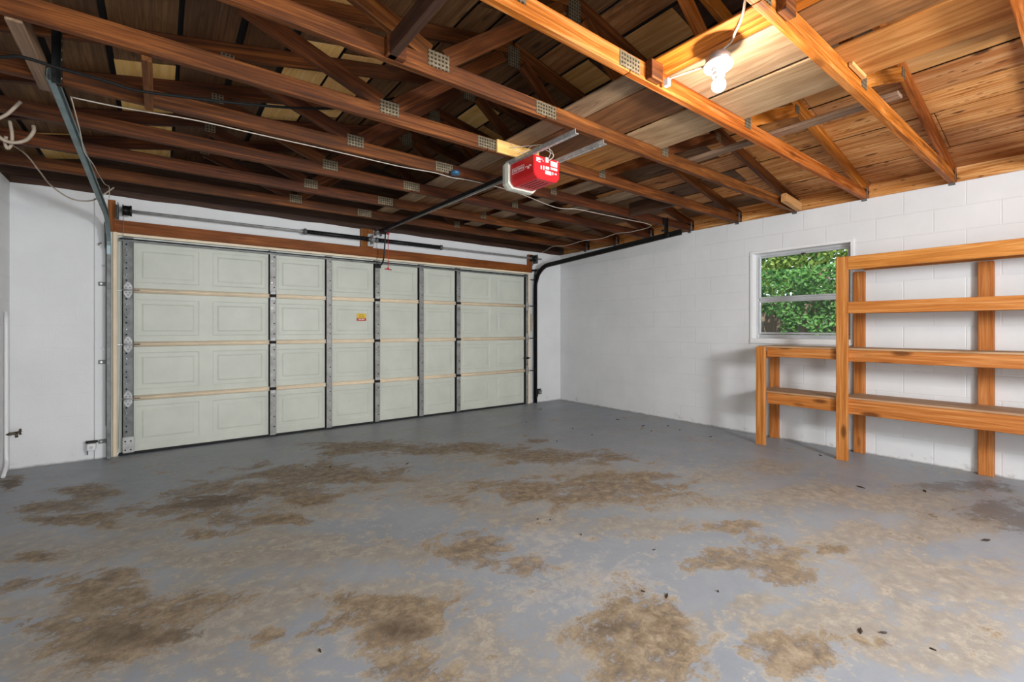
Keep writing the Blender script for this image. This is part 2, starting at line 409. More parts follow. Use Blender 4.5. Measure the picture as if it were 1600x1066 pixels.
# ================================================================== THE ROOM
BL = {'brown': [(-3.67, -1.06, 0.35, -0.27, -0.08, -0.22), (-4.21, -1.61, 0.45, -0.35, -0.06, -0.25), (-4.59, -1.82, 0.4, -0.31, -0.04, -0.22), (-5.04, -1.89, 0.3, -0.23, -0.01, -0.18), (-5.66, -1.04, 0.16, -0.13, 0.01, -0.16), (-5.74, -1.35, 0.17, -0.13, 0.01, -0.12), (-5.64, -1.72, 0.18, -0.14, 0.01, -0.11), (-4.9, -2.28, 0.09, -0.07, -0.01, -0.11), (-5.29, -3.01, 0.13, -0.1, 0.0, -0.15), (-5.38, -3.2, 0.17, -0.13, 0.01, -0.17), (-5.52, -2.71, 0.14, -0.1, 0.01, -0.08), (-5.74, -2.51, 0.09, -0.07, 0.01, -0.06), (-6.14, -0.46, 0.08, -0.06, 0.03, -0.17), (-4.98, -3.56, 0.04, -0.03, -0.0, -0.03), (-4.53, -3.59, 0.19, -0.15, -0.02, -0.06), (-4.85, -3.61, 0.16, -0.12, -0.01, -0.04), (-4.48, -3.87, 0.11, -0.08, -0.05, -0.11), (-4.59, -4.04, 0.12, -0.09, -0.03, -0.07), (-3.9, -3.5, 0.12, -0.09, -0.09, -0.13), (-3.91, -3.66, 0.08, -0.06, -0.04, -0.05), (-2.06, -1.87, 0.08, -0.06, -0.07, -0.08), (-2.41, -2.45, 0.41, -0.32, -0.13, -0.14), (-3.07, -2.99, 0.29, -0.23, -0.16, -0.18), (-2.66, -3.3, 0.4, -0.31, -0.19, -0.16), (-2.61, -4.12, 0.1, -0.08, -0.07, -0.04), (-2.64, -4.3, 0.06, -0.05, -0.04, -0.02), (-2.84, -4.41, 0.18, -0.14, -0.09, -0.04), (-2.91, -4.58, 0.13, -0.1, -0.07, -0.03), (-3.77, -4.39, 0.16, -0.12, -0.14, -0.11), (-3.91, -4.52, 0.14, -0.11, -0.1, -0.08), (-3.49, -4.76, 0.11, -0.08, -0.05, -0.02), (-3.44, -4.9, 0.11, -0.08, -0.07, -0.02), (-3.81, -3.74, 0.08, -0.06, -0.05, -0.06), (-3.02, -1.62, 0.49, -0.38, -0.07, -0.13), (-5.24, -3.11, 0.13, -0.1, -0.0, -0.12), (-5.06, -3.16, 0.1, -0.08, -0.01, -0.08), (-5.69, -2.49, 0.12, -0.09, 0.01, -0.05), (-5.61, -2.98, 0.12, -0.09, 0.01, -0.05), (-5.4, -2.7, 0.14, -0.11, 0.0, -0.06), (-4.16, -1.79, 0.24, -0.18, -0.05, -0.16), (-4.47, -2.15, 0.17, -0.13, -0.02, -0.09), (-4.46, -3.73, 0.19, -0.14, -0.01, -0.03), (-4.66, -3.68, 0.18, -0.14, -0.01, -0.03), (-4.59, -3.9, 0.11, -0.09, -0.02, -0.05), (-4.38, -3.9, 0.06, -0.05, -0.04, -0.07), (-5.01, -2.42, 0.17, -0.13, -0.0, -0.06), (-2.9, -1.65, 0.35, -0.27, -0.08, -0.13), (-3.01, -3.2, 0.21, -0.16, -0.07, -0.07), (-2.2, -3.3, 0.2, -0.15, -0.09, -0.07), (-2.75, -4.35, 0.14, -0.1, -0.04, -0.02), (-2.5, -4.62, 0.11, -0.08, -0.05, -0.02), (-3.15, -4.96, 0.09, -0.07, -0.03, -0.01), (-3.58, -4.4, 0.08, -0.06, -0.04, -0.03), (-4.65, -2.47, 0.18, -0.14, -0.01, -0.06), (-5.73, -2.19, 0.1, -0.08, 0.01, -0.06)], 'dark': [(-0.54, -4.84, 0.23, -0.17, -0.17, -0.02), (-0.93, -5.08, 0.2, -0.15, -0.22, -0.02), (-1.11, -5.2, 0.12, -0.09, -0.21, -0.02), (-3.81, -4.29, 0.06, -0.04, -0.04, -0.03), (-4.96, -1.85, 0.17, -0.13, -0.01, -0.11), (-4.48, -3.89, 0.07, -0.05, -0.03, -0.06), (-6.13, -0.5, 0.07, -0.05, 0.03, -0.14), (-5.22, -3.37, 0.09, -0.07, -0.0, -0.04), (-5.36, -3.2, 0.08, -0.06, 0.0, -0.08)], 'tan': [(-2.94, -2.05, 0.28, -0.21, -0.14, -0.21), (-5.3, -2.04, 0.27, -0.21, 0.0, -0.16), (-4.81, -2.62, 0.31, -0.24, -0.02, -0.11), (-5.13, -2.65, 0.29, -0.22, -0.0, -0.11), (-5.47, -2.21, 0.19, -0.15, 0.01, -0.15), (-5.12, -3.02, 0.11, -0.09, -0.01, -0.14), (-5.55, -3.26, 0.16, -0.12, 0.02, -0.13), (-5.72, -2.71, 0.09, -0.07, 0.02, -0.1), (-5.15, -3.49, 0.15, -0.11, -0.0, -0.06), (-4.67, -3.37, 0.2, -0.16, -0.02, -0.07), (-4.39, -3.58, 0.2, -0.16, -0.03, -0.07), (-3.56, -3.06, 0.16, -0.13, -0.07, -0.11), (-4.08, -2.22, 0.18, -0.14, -0.05, -0.13), (-2.47, -2.94, 0.37, -0.28, -0.17, -0.16), (-3.02, -3.34, 0.37, -0.29, -0.08, -0.08), (-1.14, -3.75, 0.22, -0.17, -0.12, -0.05), (-1.76, -3.63, 0.28, -0.21, -0.15, -0.08), (-1.63, -4.18, 0.4, -0.3, -0.21, -0.08), (-2.39, -4.62, 0.24, -0.19, -0.12, -0.04), (-2.65, -4.63, 0.13, -0.1, -0.06, -0.02), (-1.88, -4.77, 0.29, -0.22, -0.16, -0.04), (-1.47, -4.98, 0.18, -0.14, -0.17, -0.02), (-3.59, -4.52, 0.08, -0.06, -0.11, -0.06), (-3.23, -4.59, 0.12, -0.09, -0.05, -0.02), (-2.91, -5.0, 0.26, -0.2, -0.13, -0.03), (-3.05, -5.12, 0.22, -0.17, -0.11, -0.02), (-2.28, -5.2, 0.14, -0.1, -0.18, -0.02), (-4.5, -2.27, 0.27, -0.21, -0.04, -0.19), (-5.33, -3.28, 0.27, -0.2, 0.01, -0.23), (-5.03, -3.32, 0.27, -0.21, -0.03, -0.3), (-5.39, -2.87, 0.35, -0.27, 0.02, -0.26), (-5.64, -2.17, 0.32, -0.25, 0.03, -0.29), (-4.7, -3.47, 0.3, -0.23, -0.03, -0.1), (-4.8, -2.9, 0.36, -0.28, -0.02, -0.15), (-4.25, -3.24, 0.27, -0.2, -0.03, -0.07), (-3.55, -2.54, 0.38, -0.29, -0.11, -0.2), (-2.97, -3.82, 0.36, -0.28, -0.1, -0.08), (-3.46, -3.33, 0.25, -0.19, -0.06, -0.07), (-2.11, -3.96, 0.49, -0.37, -0.19, -0.09), (-2.37, -5.0, 0.33, -0.26, -0.22, -0.04), (-3.16, -4.86, 0.32, -0.24, -0.13, -0.04), (-3.91, -4.38, 0.23, -0.17, -0.14, -0.12), (-4.48, -3.94, 0.25, -0.19, -0.08, -0.16), (-1.24, -4.63, 0.42, -0.32, -0.24, -0.05)], 'pale': [(-4.69, -3.86, 0.27, -0.21, -0.04, -0.13), (-3.59, -4.86, 0.1, -0.08, -0.05, -0.02), (-3.76, -4.06, 0.27, -0.21, -0.15, -0.15), (-4.46, -2.56, 0.19, -0.14, -0.01, -0.05), (-4.61, -2.87, 0.16, -0.13, -0.01, -0.05), (-3.54, -3.6, 0.17, -0.13, -0.1, -0.12), (-3.53, -4.67, 0.15, -0.12, -0.11, -0.05), (-1.42, -4.49, 0.31, -0.24, -0.17, -0.05), (-4.38, -4.01, 0.11, -0.09, -0.07, -0.13), (-4.24, -2.61, 0.19, -0.15, -0.05, -0.14), (-1.93, -3.4, 0.29, -0.22, -0.15, -0.09)]}
def make_floor():
    x0, x1, y0, y1, st = XL - .1, .1, YR - .1, .1, .05
    nx, ny = int(round((x1 - x0) / st)), int(round((y1 - y0) / st))
    vs = []; cols = []
    for j in range(ny + 1):
        for i in range(nx + 1):
            x, y = x0 + (x1 - x0) * i / nx, y0 + (y1 - y0) * j / ny
            h = 0.0
            vs.append((x, y, h))
            wx = x + .10 * noise.noise(Vector((x * 2.2, y * 2.2, 0))) ; wy = y + .10 * noise.noise(Vector((x * 2.2, y * 2.2, 9)))
            v = []
            for k in ('brown', 'tan', 'pale', 'dark'):
                s = 0
                for cx, cy, ax, ay, bx_, by_ in BL[k]:
                    det = ax * by_ - ay * bx_
                    if abs(det) < 1e-5: continue
                    dx, dy = wx - cx, wy - cy
                    a = (dx * by_ - dy * bx_) / det; b = (ax * dy - ay * dx) / det
                    r2 = a * a + b * b
                    if r2 < 9: s = max(s, math.exp(-r2 * .55))
                v.append(s)
            cols.append(v)
    fs = [(j * (nx + 1) + i, j * (nx + 1) + i + 1, (j + 1) * (nx + 1) + i + 1, (j + 1) * (nx + 1) + i) for j in range(ny) for i in range(nx)]
    me = bpy.data.meshes.new('floor'); me.from_pydata(vs, [], fs)
    a = me.color_attributes.new('wear', 'FLOAT_COLOR', 'POINT')
    a.data.foreach_set('color', [c for v in cols for c in v])
    me.materials.append(M['floor'])
    o = bpy.data.objects.new('floor', me); COL.objects.link(o); tag(o, kind='structure')
make_floor()
def struct(name, bm, mat): return tag(link(name, bm, mat), kind='structure')

# door wall with its opening; the painted strip left of the track stands a little proud
bm = bmesh.new()
bx(bm, XL - .2, DL, 0, .2, 0, WH); bx(bm, DR, .2, 0, .2, 0, WH); bx(bm, DL, DR, 0, .2, 2.02, WH)
bx(bm, -5.70, DL - .001, -.018, 0.01, 0, 2.34, 0, .004)
struct('wall_front', bm, M['wall_x'])
# right wall with the window opening
WY0, WY1, WZ0, WZ1 = -4.035, -3.075, 1.035, 2.02
bm = bmesh.new()
bx(bm, 0, .2, YR - .2, WY0, 0, WH); bx(bm, 0, .2, WY1, 0, 0, WH); bx(bm, 0, .2, WY0, WY1, 0, WZ0); bx(bm, 0, .2, WY0, WY1, WZ1, WH)
struct('wall_right', bm, M['wall_y'])
bm = bmesh.new(); bx(bm, XL - .2, XL, YR - .2, 0, 0, WH); struct('wall_left', bm, M['wall_y'])
bm = bmesh.new()   # rear wall: a window, and an unseen doorway added for the fill light
bx(bm, XL, -5.55, YR - .2, YR, 0, WH); bx(bm, -3.65, -3.25, YR - .2, YR, 0, WH); bx(bm, -2.25, 0, YR - .2, YR, 0, WH)
bx(bm, -5.55, -3.65, YR - .2, YR, 2.05, WH); bx(bm, -3.25, -2.25, YR - .2, YR, 0, 1.3); bx(bm, -3.25, -2.25, YR - .2, YR, 2.12, WH)
struct('wall_rear', bm, M['wall_x'])
# gable boarding above the two end walls, top plates on the walls
for nm, y0, y1 in (('trim_1', .06, .10), ('trim_2', YR - .12, YR - .08)):
    bm = bmesh.new(); prof = [(XL - .2, WH), (.2, WH), (.2, zroof(.2) + .02), (RIDGE, zroof(RIDGE) + .02), (XL - .2, zroof(XL - .2) + .02)]
    a = [bm.verts.new((x, y0, z)) for x, z in prof]; b = [bm.verts.new((x, y1, z)) for x, z in prof]
    bm.faces.new(a); bm.faces.new(b[::-1])
    for k in range(5): bm.faces.new((a[k], a[(k + 1) % 5], b[(k + 1) % 5], b[k]))
    struct(nm, bm, M['dark_board'])
# ragged wooden plate along the top of the door wall
bm = bmesh.new(); n = 60
top = []
for i in range(n + 1):
    x = XL + (0 - XL) * i / n; top.append((x, WH - .004 + .010 * noise.noise(Vector((x * 3.1, 0, 0)))))
a = [bm.verts.new((x, -.012, z)) for x, z in top]; b = [bm.verts.new((x, -.012, WH + .05)) for x, z in top]
c = [bm.verts.new((x, .05, WH + .05)) for x, z in top]; d = [bm.verts.new((x, .05, z)) for x, z in top]
for i in range(n):
    for p, q in ((a, b), (b, c), (c, d), (d, a)): bm.faces.new((p[i], p[i + 1], q[i + 1], q[i]))
struct('trim_3', bm, M['dark_board'])
# blocking boards between the truss heels above the side walls
for nm, x0 in (('trim_4', .075), ('trim_5', XL - .115)):
    o = beam(nm, (x0 + .019, YR, (WH + zroof(0)) / 2), (x0 + .019, 0, (WH + zroof(0)) / 2), .038, zroof(0) - WH - .006, M['plank']); tag(o, kind='structure')

# ---------------------------------------------------------------- roof boarding
ceiling = empty('ceiling', (0, 0, 2.5), kind='structure')
def roofboard(xa, xb, y0, y1, mat, name='roof_plank', dz=0.0):
    """board between x=xa (lower) and xb, running along y"""
    xm = (xa + xb) / 2; s = PITCH if xm < RIDGE else -PITCH
    th = .010
    nrm = Vector((-s, 0, 1)).normalized()
    p = Vector((xm, 0, zroof(xm) + dz)) + nrm * th / 2
    w = abs(xb - xa) * math.sqrt(1 + PITCH * PITCH) - random.uniform(.014, .022)
    beam(name, (p.x, y0, p.z), (p.x, y1, p.z), w, th, M[mat], ceiling, up=tuple(nrm), bev=.002)
YA, YB = YR - .1, .12
def row(xa, xb, segs, gap=.004):
    y = YA
    for ye, mat, nm in segs:
        roofboard(xa, xb, y + gap / 2, ye - gap / 2, mat, nm, random.uniform(0, .006)); y = ye
# right slope, from the wall up to the ridge
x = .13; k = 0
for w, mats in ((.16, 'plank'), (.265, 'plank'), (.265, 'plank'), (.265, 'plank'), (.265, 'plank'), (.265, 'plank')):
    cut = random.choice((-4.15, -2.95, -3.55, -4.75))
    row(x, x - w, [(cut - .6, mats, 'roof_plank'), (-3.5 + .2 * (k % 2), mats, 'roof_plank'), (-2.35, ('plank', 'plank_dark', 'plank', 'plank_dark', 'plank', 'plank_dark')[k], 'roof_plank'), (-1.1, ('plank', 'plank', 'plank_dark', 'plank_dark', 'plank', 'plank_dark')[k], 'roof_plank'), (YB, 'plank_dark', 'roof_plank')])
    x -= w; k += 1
# x = -1.355
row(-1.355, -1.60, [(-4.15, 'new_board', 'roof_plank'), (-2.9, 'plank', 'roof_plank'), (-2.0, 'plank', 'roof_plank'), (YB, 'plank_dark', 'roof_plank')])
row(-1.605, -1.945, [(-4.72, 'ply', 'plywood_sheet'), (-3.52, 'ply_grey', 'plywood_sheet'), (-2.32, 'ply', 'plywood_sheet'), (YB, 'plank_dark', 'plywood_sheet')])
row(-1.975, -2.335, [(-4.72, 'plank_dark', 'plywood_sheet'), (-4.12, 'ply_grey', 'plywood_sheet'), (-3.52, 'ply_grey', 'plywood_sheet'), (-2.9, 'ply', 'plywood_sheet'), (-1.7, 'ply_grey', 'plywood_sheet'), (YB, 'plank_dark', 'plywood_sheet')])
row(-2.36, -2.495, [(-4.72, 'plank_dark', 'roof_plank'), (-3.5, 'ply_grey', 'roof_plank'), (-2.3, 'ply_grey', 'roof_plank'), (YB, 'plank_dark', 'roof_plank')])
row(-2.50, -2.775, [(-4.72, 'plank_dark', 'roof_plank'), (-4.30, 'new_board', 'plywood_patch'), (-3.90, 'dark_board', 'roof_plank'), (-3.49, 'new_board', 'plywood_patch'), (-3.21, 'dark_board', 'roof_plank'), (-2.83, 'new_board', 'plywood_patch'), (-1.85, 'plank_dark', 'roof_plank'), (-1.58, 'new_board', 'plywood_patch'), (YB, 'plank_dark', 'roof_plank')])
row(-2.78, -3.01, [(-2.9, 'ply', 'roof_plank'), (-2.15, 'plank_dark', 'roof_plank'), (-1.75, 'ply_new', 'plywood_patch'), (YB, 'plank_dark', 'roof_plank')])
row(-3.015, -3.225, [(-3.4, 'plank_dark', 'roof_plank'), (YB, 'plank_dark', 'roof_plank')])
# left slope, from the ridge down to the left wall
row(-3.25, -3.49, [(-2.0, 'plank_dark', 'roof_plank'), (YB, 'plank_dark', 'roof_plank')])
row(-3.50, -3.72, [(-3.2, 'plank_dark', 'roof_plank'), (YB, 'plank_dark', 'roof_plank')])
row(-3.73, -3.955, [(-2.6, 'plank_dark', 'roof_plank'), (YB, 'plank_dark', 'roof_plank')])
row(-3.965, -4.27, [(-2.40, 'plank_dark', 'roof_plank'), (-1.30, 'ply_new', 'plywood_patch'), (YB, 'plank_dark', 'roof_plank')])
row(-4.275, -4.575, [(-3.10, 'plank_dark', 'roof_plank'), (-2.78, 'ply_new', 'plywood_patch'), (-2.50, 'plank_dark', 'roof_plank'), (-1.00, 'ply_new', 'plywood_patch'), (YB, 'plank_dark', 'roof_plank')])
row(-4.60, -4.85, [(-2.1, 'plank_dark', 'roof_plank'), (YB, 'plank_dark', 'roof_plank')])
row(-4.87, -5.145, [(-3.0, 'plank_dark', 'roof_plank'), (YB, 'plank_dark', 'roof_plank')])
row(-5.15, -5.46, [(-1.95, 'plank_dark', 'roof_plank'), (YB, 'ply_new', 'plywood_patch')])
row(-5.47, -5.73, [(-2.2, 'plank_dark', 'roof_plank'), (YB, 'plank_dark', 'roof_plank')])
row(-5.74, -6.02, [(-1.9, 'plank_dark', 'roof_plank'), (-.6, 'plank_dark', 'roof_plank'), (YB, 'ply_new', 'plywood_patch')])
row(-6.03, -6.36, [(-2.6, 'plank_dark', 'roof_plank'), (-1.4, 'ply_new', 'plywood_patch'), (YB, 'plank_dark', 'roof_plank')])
# felt above the boards closes the cracks
bm = bmesh.new()
for xs in ((.45, RIDGE), (RIDGE, XL - .45)):
    pr = [(xs[0], zroof(xs[0]) + .030), (xs[1], zroof(xs[1]) + .030), (xs[1], zroof(xs[1]) + .05), (xs[0], zroof(xs[0]) + .05)]
    a = [bm.verts.new((x, YA - .1, z)) for x, z in pr]; b = [bm.verts.new((x, YB + .1, z)) for x, z in pr]
    bm.faces.new(a); bm.faces.new(b[::-1])
    for k in range(4): bm.faces.new((a[k], a[(k + 1) % 4], b[(k + 1) % 4], b[k]))
link('roofing_felt', bm, M['felt'], ceiling)

# ---------------------------------------------------------------- window
win = empty('window_1', (0, (WY0 + WY1) / 2, WZ0), 'white window with two aluminium framed panes over the low bench', 'window', kind='structure')
def ring(bm, x0, x1, y0, y1, z0, z1, w, mi=0, wb=None):
    wb = wb or w
    bx(bm, x0, x1, y0, y0 + w, z0, z1, mi, .002); bx(bm, x0, x1, y1 - w, y1, z0, z1, mi, .002)
    bx(bm, x0, x1, y0 + w, y1 - w, z0, z0 + wb, mi, .002); bx(bm, x0, x1, y0 + w, y1 - w, z1 - w, z1, mi, .002)
def origin_shift(o, c):
    c = Vector(c); o.data.transform(Matrix.Translation(-c)); o.location = Vector(o.location) + c
bm = bmesh.new(); ring(bm, -.012, .075, WY0 - .004, WY1 + .004, WZ0 - .004, WZ1 + .004, .030)
link('window_frame', bm, M['white_paint'], win)
bm = bmesh.new(); ring(bm, .075, .125, WY0 + .022, WY1 - .022, WZ0 + .022, WZ1 - .022, .030, 0, .045)
bx(bm, .085, .12, WY0 + .06, WY1 - .06, 1.475, 1.50, 0, .002)
link('outer_sash_frame', bm, M['alu'], win)
for z0, z1 in ((WZ0 + .074, 1.474), (1.50, WZ1 - .054)):
    bm = bmesh.new(); ring(bm, .07, .10, WY0 + .054, WY1 - .054, z0, z1, .018)
    s = link('sash', bm, M['alu'], win)
    bm = bmesh.new(); bx(bm, .084, .088, WY0 + .070, WY1 - .070, z0 + .016, z1 - .016)
    link('pane', bm, M['glass'], s)
bm = bmesh.new(); bx(bm, .05, .068, -3.60, -3.56, 1.94, 1.955, 0, .002); bx(bm, .05, .066, -3.59, -3.57, 1.925, 1.955, 0, .002)
link('latch', bm, M['brass'], win)
bm = bmesh.new(); bx(bm, -.018, .07, WY0 - .006, WY1 + .006, WZ0 - .03, WZ0 - .002, 0, .003)
link('window_sill', bm, M['white_paint'], win)

# ================================================================== ROOF TRUSSES
TY = [-5.31, -4.715, -4.115, -3.52, -2.92, -2.325, -1.735, -1.145, -.56]
xa, xs, xc = -4.165, -3.47, -2.31
tl = {
 0: 'wooden roof truss closest to the camera, crossing the upper right corner',
 1: 'orange wooden roof truss running just to the right of the bare bulb',
 2: 'bright orange wooden roof truss just left of the bulb, wire stapled to its block',
 3: 'reddish wooden roof truss that holds the near ends of the opener straps',
 4: 'dark wooden roof truss with a yellow scab behind the red opener',
 5: 'dark brown wooden roof truss with the white wire stapled under it, past the opener',
 6: 'dark wooden roof truss, third one out from the garage door wall',
 7: 'dark wooden roof truss, second one out from the garage door wall',
 8: 'darkest wooden roof truss, the one nearest the garage door wall'}
def gusset(parent, x, y, z, w, h, ang=0):
    bm = bmesh.new(); bx(bm, -w / 2, w / 2, -.0012, .0012, -h / 2, h / 2)
    link('gusset_plate', bm, M['gusset'], parent, Matrix.Translation((x, y, z)) @ Matrix.Rotation(-ang, 4, 'Y'))
for i, y in enumerate(TY):
    lit = i in (0, 1, 2)  # lamplight falloff painted into the wood: lit tone near the bulb, shaded beyond
    m = M['truss_lit'] if lit else M['truss'] if i in (3, 4) else M['truss_shaded']
    t = empty('roof_truss', (XL / 2, y, WH), tl[i], 'roof truss', 'roof trusses along the ceiling')
    z = WH + .0455
    xr = -.02 if i else -.02
    lo = beam('bottom_chord', (xs - .002, y, z), (XL - .1, y, z), .038, .089, m, t)
    lo2 = beam('bottom_chord', (xs + .002, y, z), (.10, y, z), .038, .089, m, t)
    zt = lambda x: zroof(x) - .0455
    s = PITCH
    nr = Vector((PITCH, 0, 1)).normalized(); nl = Vector((-PITCH, 0, 1)).normalized()
    beam('top_chord', (RIDGE + .004, y, zt(RIDGE)), (.12, y, zt(.12)), .038, .089, m, t, up=tuple(nr))
    beam('top_chord', (RIDGE - .004, y, zt(RIDGE)), (XL - .12, y, zt(XL - .12)), .038, .089, m, t, up=tuple(nl))
    zb = WH + .091
    def web(x0, x1, ztop, dx=0.0):
        beam('web', (x0, y, zb + .018), (x1, y, ztop), .037, .085, m, t)
    web(xc + .045, -1.56, zroof(-1.56) - .105); web(xc - .045, RIDGE + .09, zroof(RIDGE) - .13)
    web(xa - .045, -4.92, zroof(-4.92) - .105); web(xa + .045, RIDGE - .09, zroof(RIDGE) - .13)
    yf = y - .0205
    for x_, z_, w_, h_ in ((xa, WH + .082, .115, .078), (xs, WH + .046, .15, .074), (RIDGE, zroof(RIDGE) - .115, .10, .14)):
        gusset(t, x_, yf, z_, w_, h_)
    gusset(t, xc, yf, WH + .082, .075, .078)
    for gx_ in (-4.92, -1.56): gusset(t, gx_, yf, zroof(gx_) - .10, .07, .06)
    # hurricane strap at the right-hand bearing
    bm = bmesh.new(); bx(bm, -.008, .03, y - .0225, y - .0202, WH + .002, WH + .12); bx(bm, -.0035, -.0005, y - .0225, y + .020, WH - .020, WH + .002)
    link('hurricane_strap', bm, M['galv_dark'], t)
    if i == 4:   # fresh scab block nailed on the near face
        beam('scab_block', (-3.40, y - .030, WH + .046), (-3.02, y - .030, WH + .046), .018, .088, M['ply_new'], t)
    if i == 3:
        beam('scab_block', (-4.44, y - .039, WH + .046), (-4.35, y - .039, WH + .046), .036, .088, M['truss'], t)
    if i in (1, 2):
        beam('scab_block', (-3.35, y - .039, WH + .050), (-3.26, y - .039, WH + .050), .036, .092, M['truss'], t)
        
def lone(name, p0, p1, w, h, mat, label, cat, up=(0, 0, 1), group=None):
    return tag(beam(name, p0, p1, w, h, M[mat], None, up), label, cat, group)
zc = WH + .046
AG = 'loose boards and sheets laid on the trusses'
def attic(name, xa_, xb_, y0, y1, mat, label, cat):
    lone(name, ((xa_ + xb_) / 2, y0, WH + .0975), ((xa_ + xb_) / 2, y1, WH + .0975), abs(xb_ - xa_), .012, mat, label, cat, group=AG)
attic('attic_board', -3.325, -3.150, -7.0, -4.118, 'truss_lit', 'wide bright orange board laid on the trusses right above the lamp box', 'board')
attic('attic_board', -3.325, -3.150, -4.110, -1.74, 'ply_grey', 'narrow weathered board on the trusses forming the near side of the platform above the opener', 'board')
attic('attic_board', -3.325, -3.150, -1.730, -.30, 'ply_grey', 'narrow board on the trusses nearest the garage door, left side of the platform', 'board')
attic('plywood_sheet', -3.138, -2.775, -7.0, -4.722, 'ply', 'dark brown plywood sheet at the top edge, right of the truss beside the bulb', 'plywood')
attic('plywood_sheet', -3.138, -2.770, -4.708, -4.118, 'ply_pale', 'greyish plywood sheet on the trusses directly behind the bulb', 'plywood')
attic('plywood_sheet', -3.138, -2.770, -4.110, -2.925, 'ply_brown', 'brown plywood sheet on the trusses between the bulb and the opener', 'plywood')
attic('plywood_sheet', -3.138, -2.772, -2.915, -1.15, 'ply_brown', 'brown plywood sheet on the trusses above and behind the opener', 'plywood')
attic('plywood_sheet', -2.735, -2.345, -7.0, -4.722, 'ply_orange', 'bright orange grained plywood sheet on the trusses at upper right', 'plywood')
attic('plywood_sheet', -2.735, -2.345, -4.708, -3.525, 'ply_pale', 'pale tan plywood sheet on the trusses just below the bulb', 'plywood')
attic('plywood_sheet', -2.735, -2.345, -3.515, -2.33, 'ply_orange', 'tan plywood sheet on the trusses beside the far end of the opener straps', 'plywood')
attic('plywood_sheet', -2.735, -2.345, -2.32, -.90, 'ply_brown', 'dull brown plywood sheet on the trusses right of the opener rail', 'plywood')
attic('attic_board', -2.22, -2.02, -2.90, -.60, 'ply_grey', 'weathered board on the dark trusses to the right of the opener, closer to the platform', 'board')
attic('attic_board', -1.72, -1.50, -2.90, -.60, 'ply_grey', 'weathered board on the dark trusses to the right of the opener, closer to the track', 'board')
lone('wood_cleat', (-2.86 + .30, -4.748, WH + .080), (-2.36, -4.748, WH + .080), .020, .020, 'new_board', 'small pale cleat along the truss edge under the orange plywood', 'cleat')
lone('blocking_board', (-4.41, -4.095, zc), (-4.41, -3.542, zc), .038, .088, 'dark_board', 'dark board between two trusses at the top centre, above the scab block', 'board')
lone('brace_board', (-1.93, -4.80, WH + .105), (-1.93, -3.46, WH + .105), .088, .022, 'grey_board', 'weathered grey board laid over the trusses right of the bulb', 'board')
lone('blocking_board', (-1.19, -2.898, zc + .03), (-1.19, -2.347, zc + .03), .038, .14, 'dark_board', 'near black board between trusses beside the right track hanger', 'board')
lone('blocking_board', (-5.285, -2.898, zc - .02), (-5.285, -2.306, zc - .02), .038, .088, 'truss', 'narrow brown board hanging between two trusses right of the left track', 'board')
lone('blocking_board', (-5.695, -2.898, zc - .01), (-5.695, -2.23, zc - .01), .05, .088, 'grey_board', 'pale weathered board between trusses at the top of the left track', 'board')
lone('wood_block', (-.46, -3.60, WH + .055), (-.10, -3.60, WH + .02), .05, .08, 'new_board', 'small yellow wood block on the right wall beside a truss end', 'block')

# ================================================================== GARAGE DOOR
door = empty('door_1', ((DL + DR) / 2, .03, 0), 'white sectional overhead garage door with raised panels and steel stiles', 'garage door', kind='structure')
SH = .5015
stx = [-5.47, -4.268, -3.682, -3.107, -2.512, -1.948, -.715]
def panel(bm, x0, x1, z0, z1, yf):
    """embossed panel seen from the inside: outer groove, raised field"""
    def rect(i, y): return [bm.verts.new(c) for c in ((x0 + i, y, z0 + i), (x1 - i, y, z0 + i), (x1 - i, y, z1 - i), (x0 + i, y, z1 - i))]
    rs = [rect(0, yf), rect(.010, yf + .004), rect(.042, yf + .004), rect(.056, yf - .001), rect(.064, yf - .001)]
    for a, b in zip(rs, rs[1:]):
        for k in range(4): bm.faces.new((a[k], a[(k + 1) % 4], b[(k + 1) % 4], b[k]))
    bm.faces.new(rs[-1]); return rs[0]
px = []
for a, b in zip(stx, stx[1:]):
    n = 2 if b - a > 1 else 1
    w = (b - a) / n
    for k in range(n): px.append((a + w * k, a + w * (k + 1)))
for s in range(4):
    z0, z1 = .018 + s * SH, .018 + (s + 1) * SH - .003
    if s == 3: z1 = 2.015
    bm = bmesh.new(); yf = .03
    for a, b in px:
        m1 = .052 if (b - a) < .6 and False else .055
        ix0, ix1, iz0, iz1 = a + m1, b - m1, z0 + .075, z1 - .075
        inner = panel(bm, ix0, ix1, iz0, iz1, yf)
        outer = [bm.verts.new(c) for c in ((a, yf, z0), (b, yf, z0), (b, yf, z1), (a, yf, z1))]
        for k in range(4): bm.faces.new((outer[k], outer[(k + 1) % 4], inner[(k + 1) % 4], inner[k]))
    bx(bm, DL + .005, DR - .005, yf + .008, yf + .032, z0, z1)
    sec = link('door_section', bm, M['door'], door)
# cream lips at the section joints
for s in (1, 2, 3):
    z = .018 + s * SH
    bm = bmesh.new()
    for dz in (-.013, .012):
        tube_bm(bm, [(DL + .08, .016, z + dz), (DR - .05, .016, z + dz)], .0105, 8)
    bx(bm, DL + .08, DR - .05, .014, .03, z - .02, z + .018)
    link('section_lip', bm, M['cream'], door)
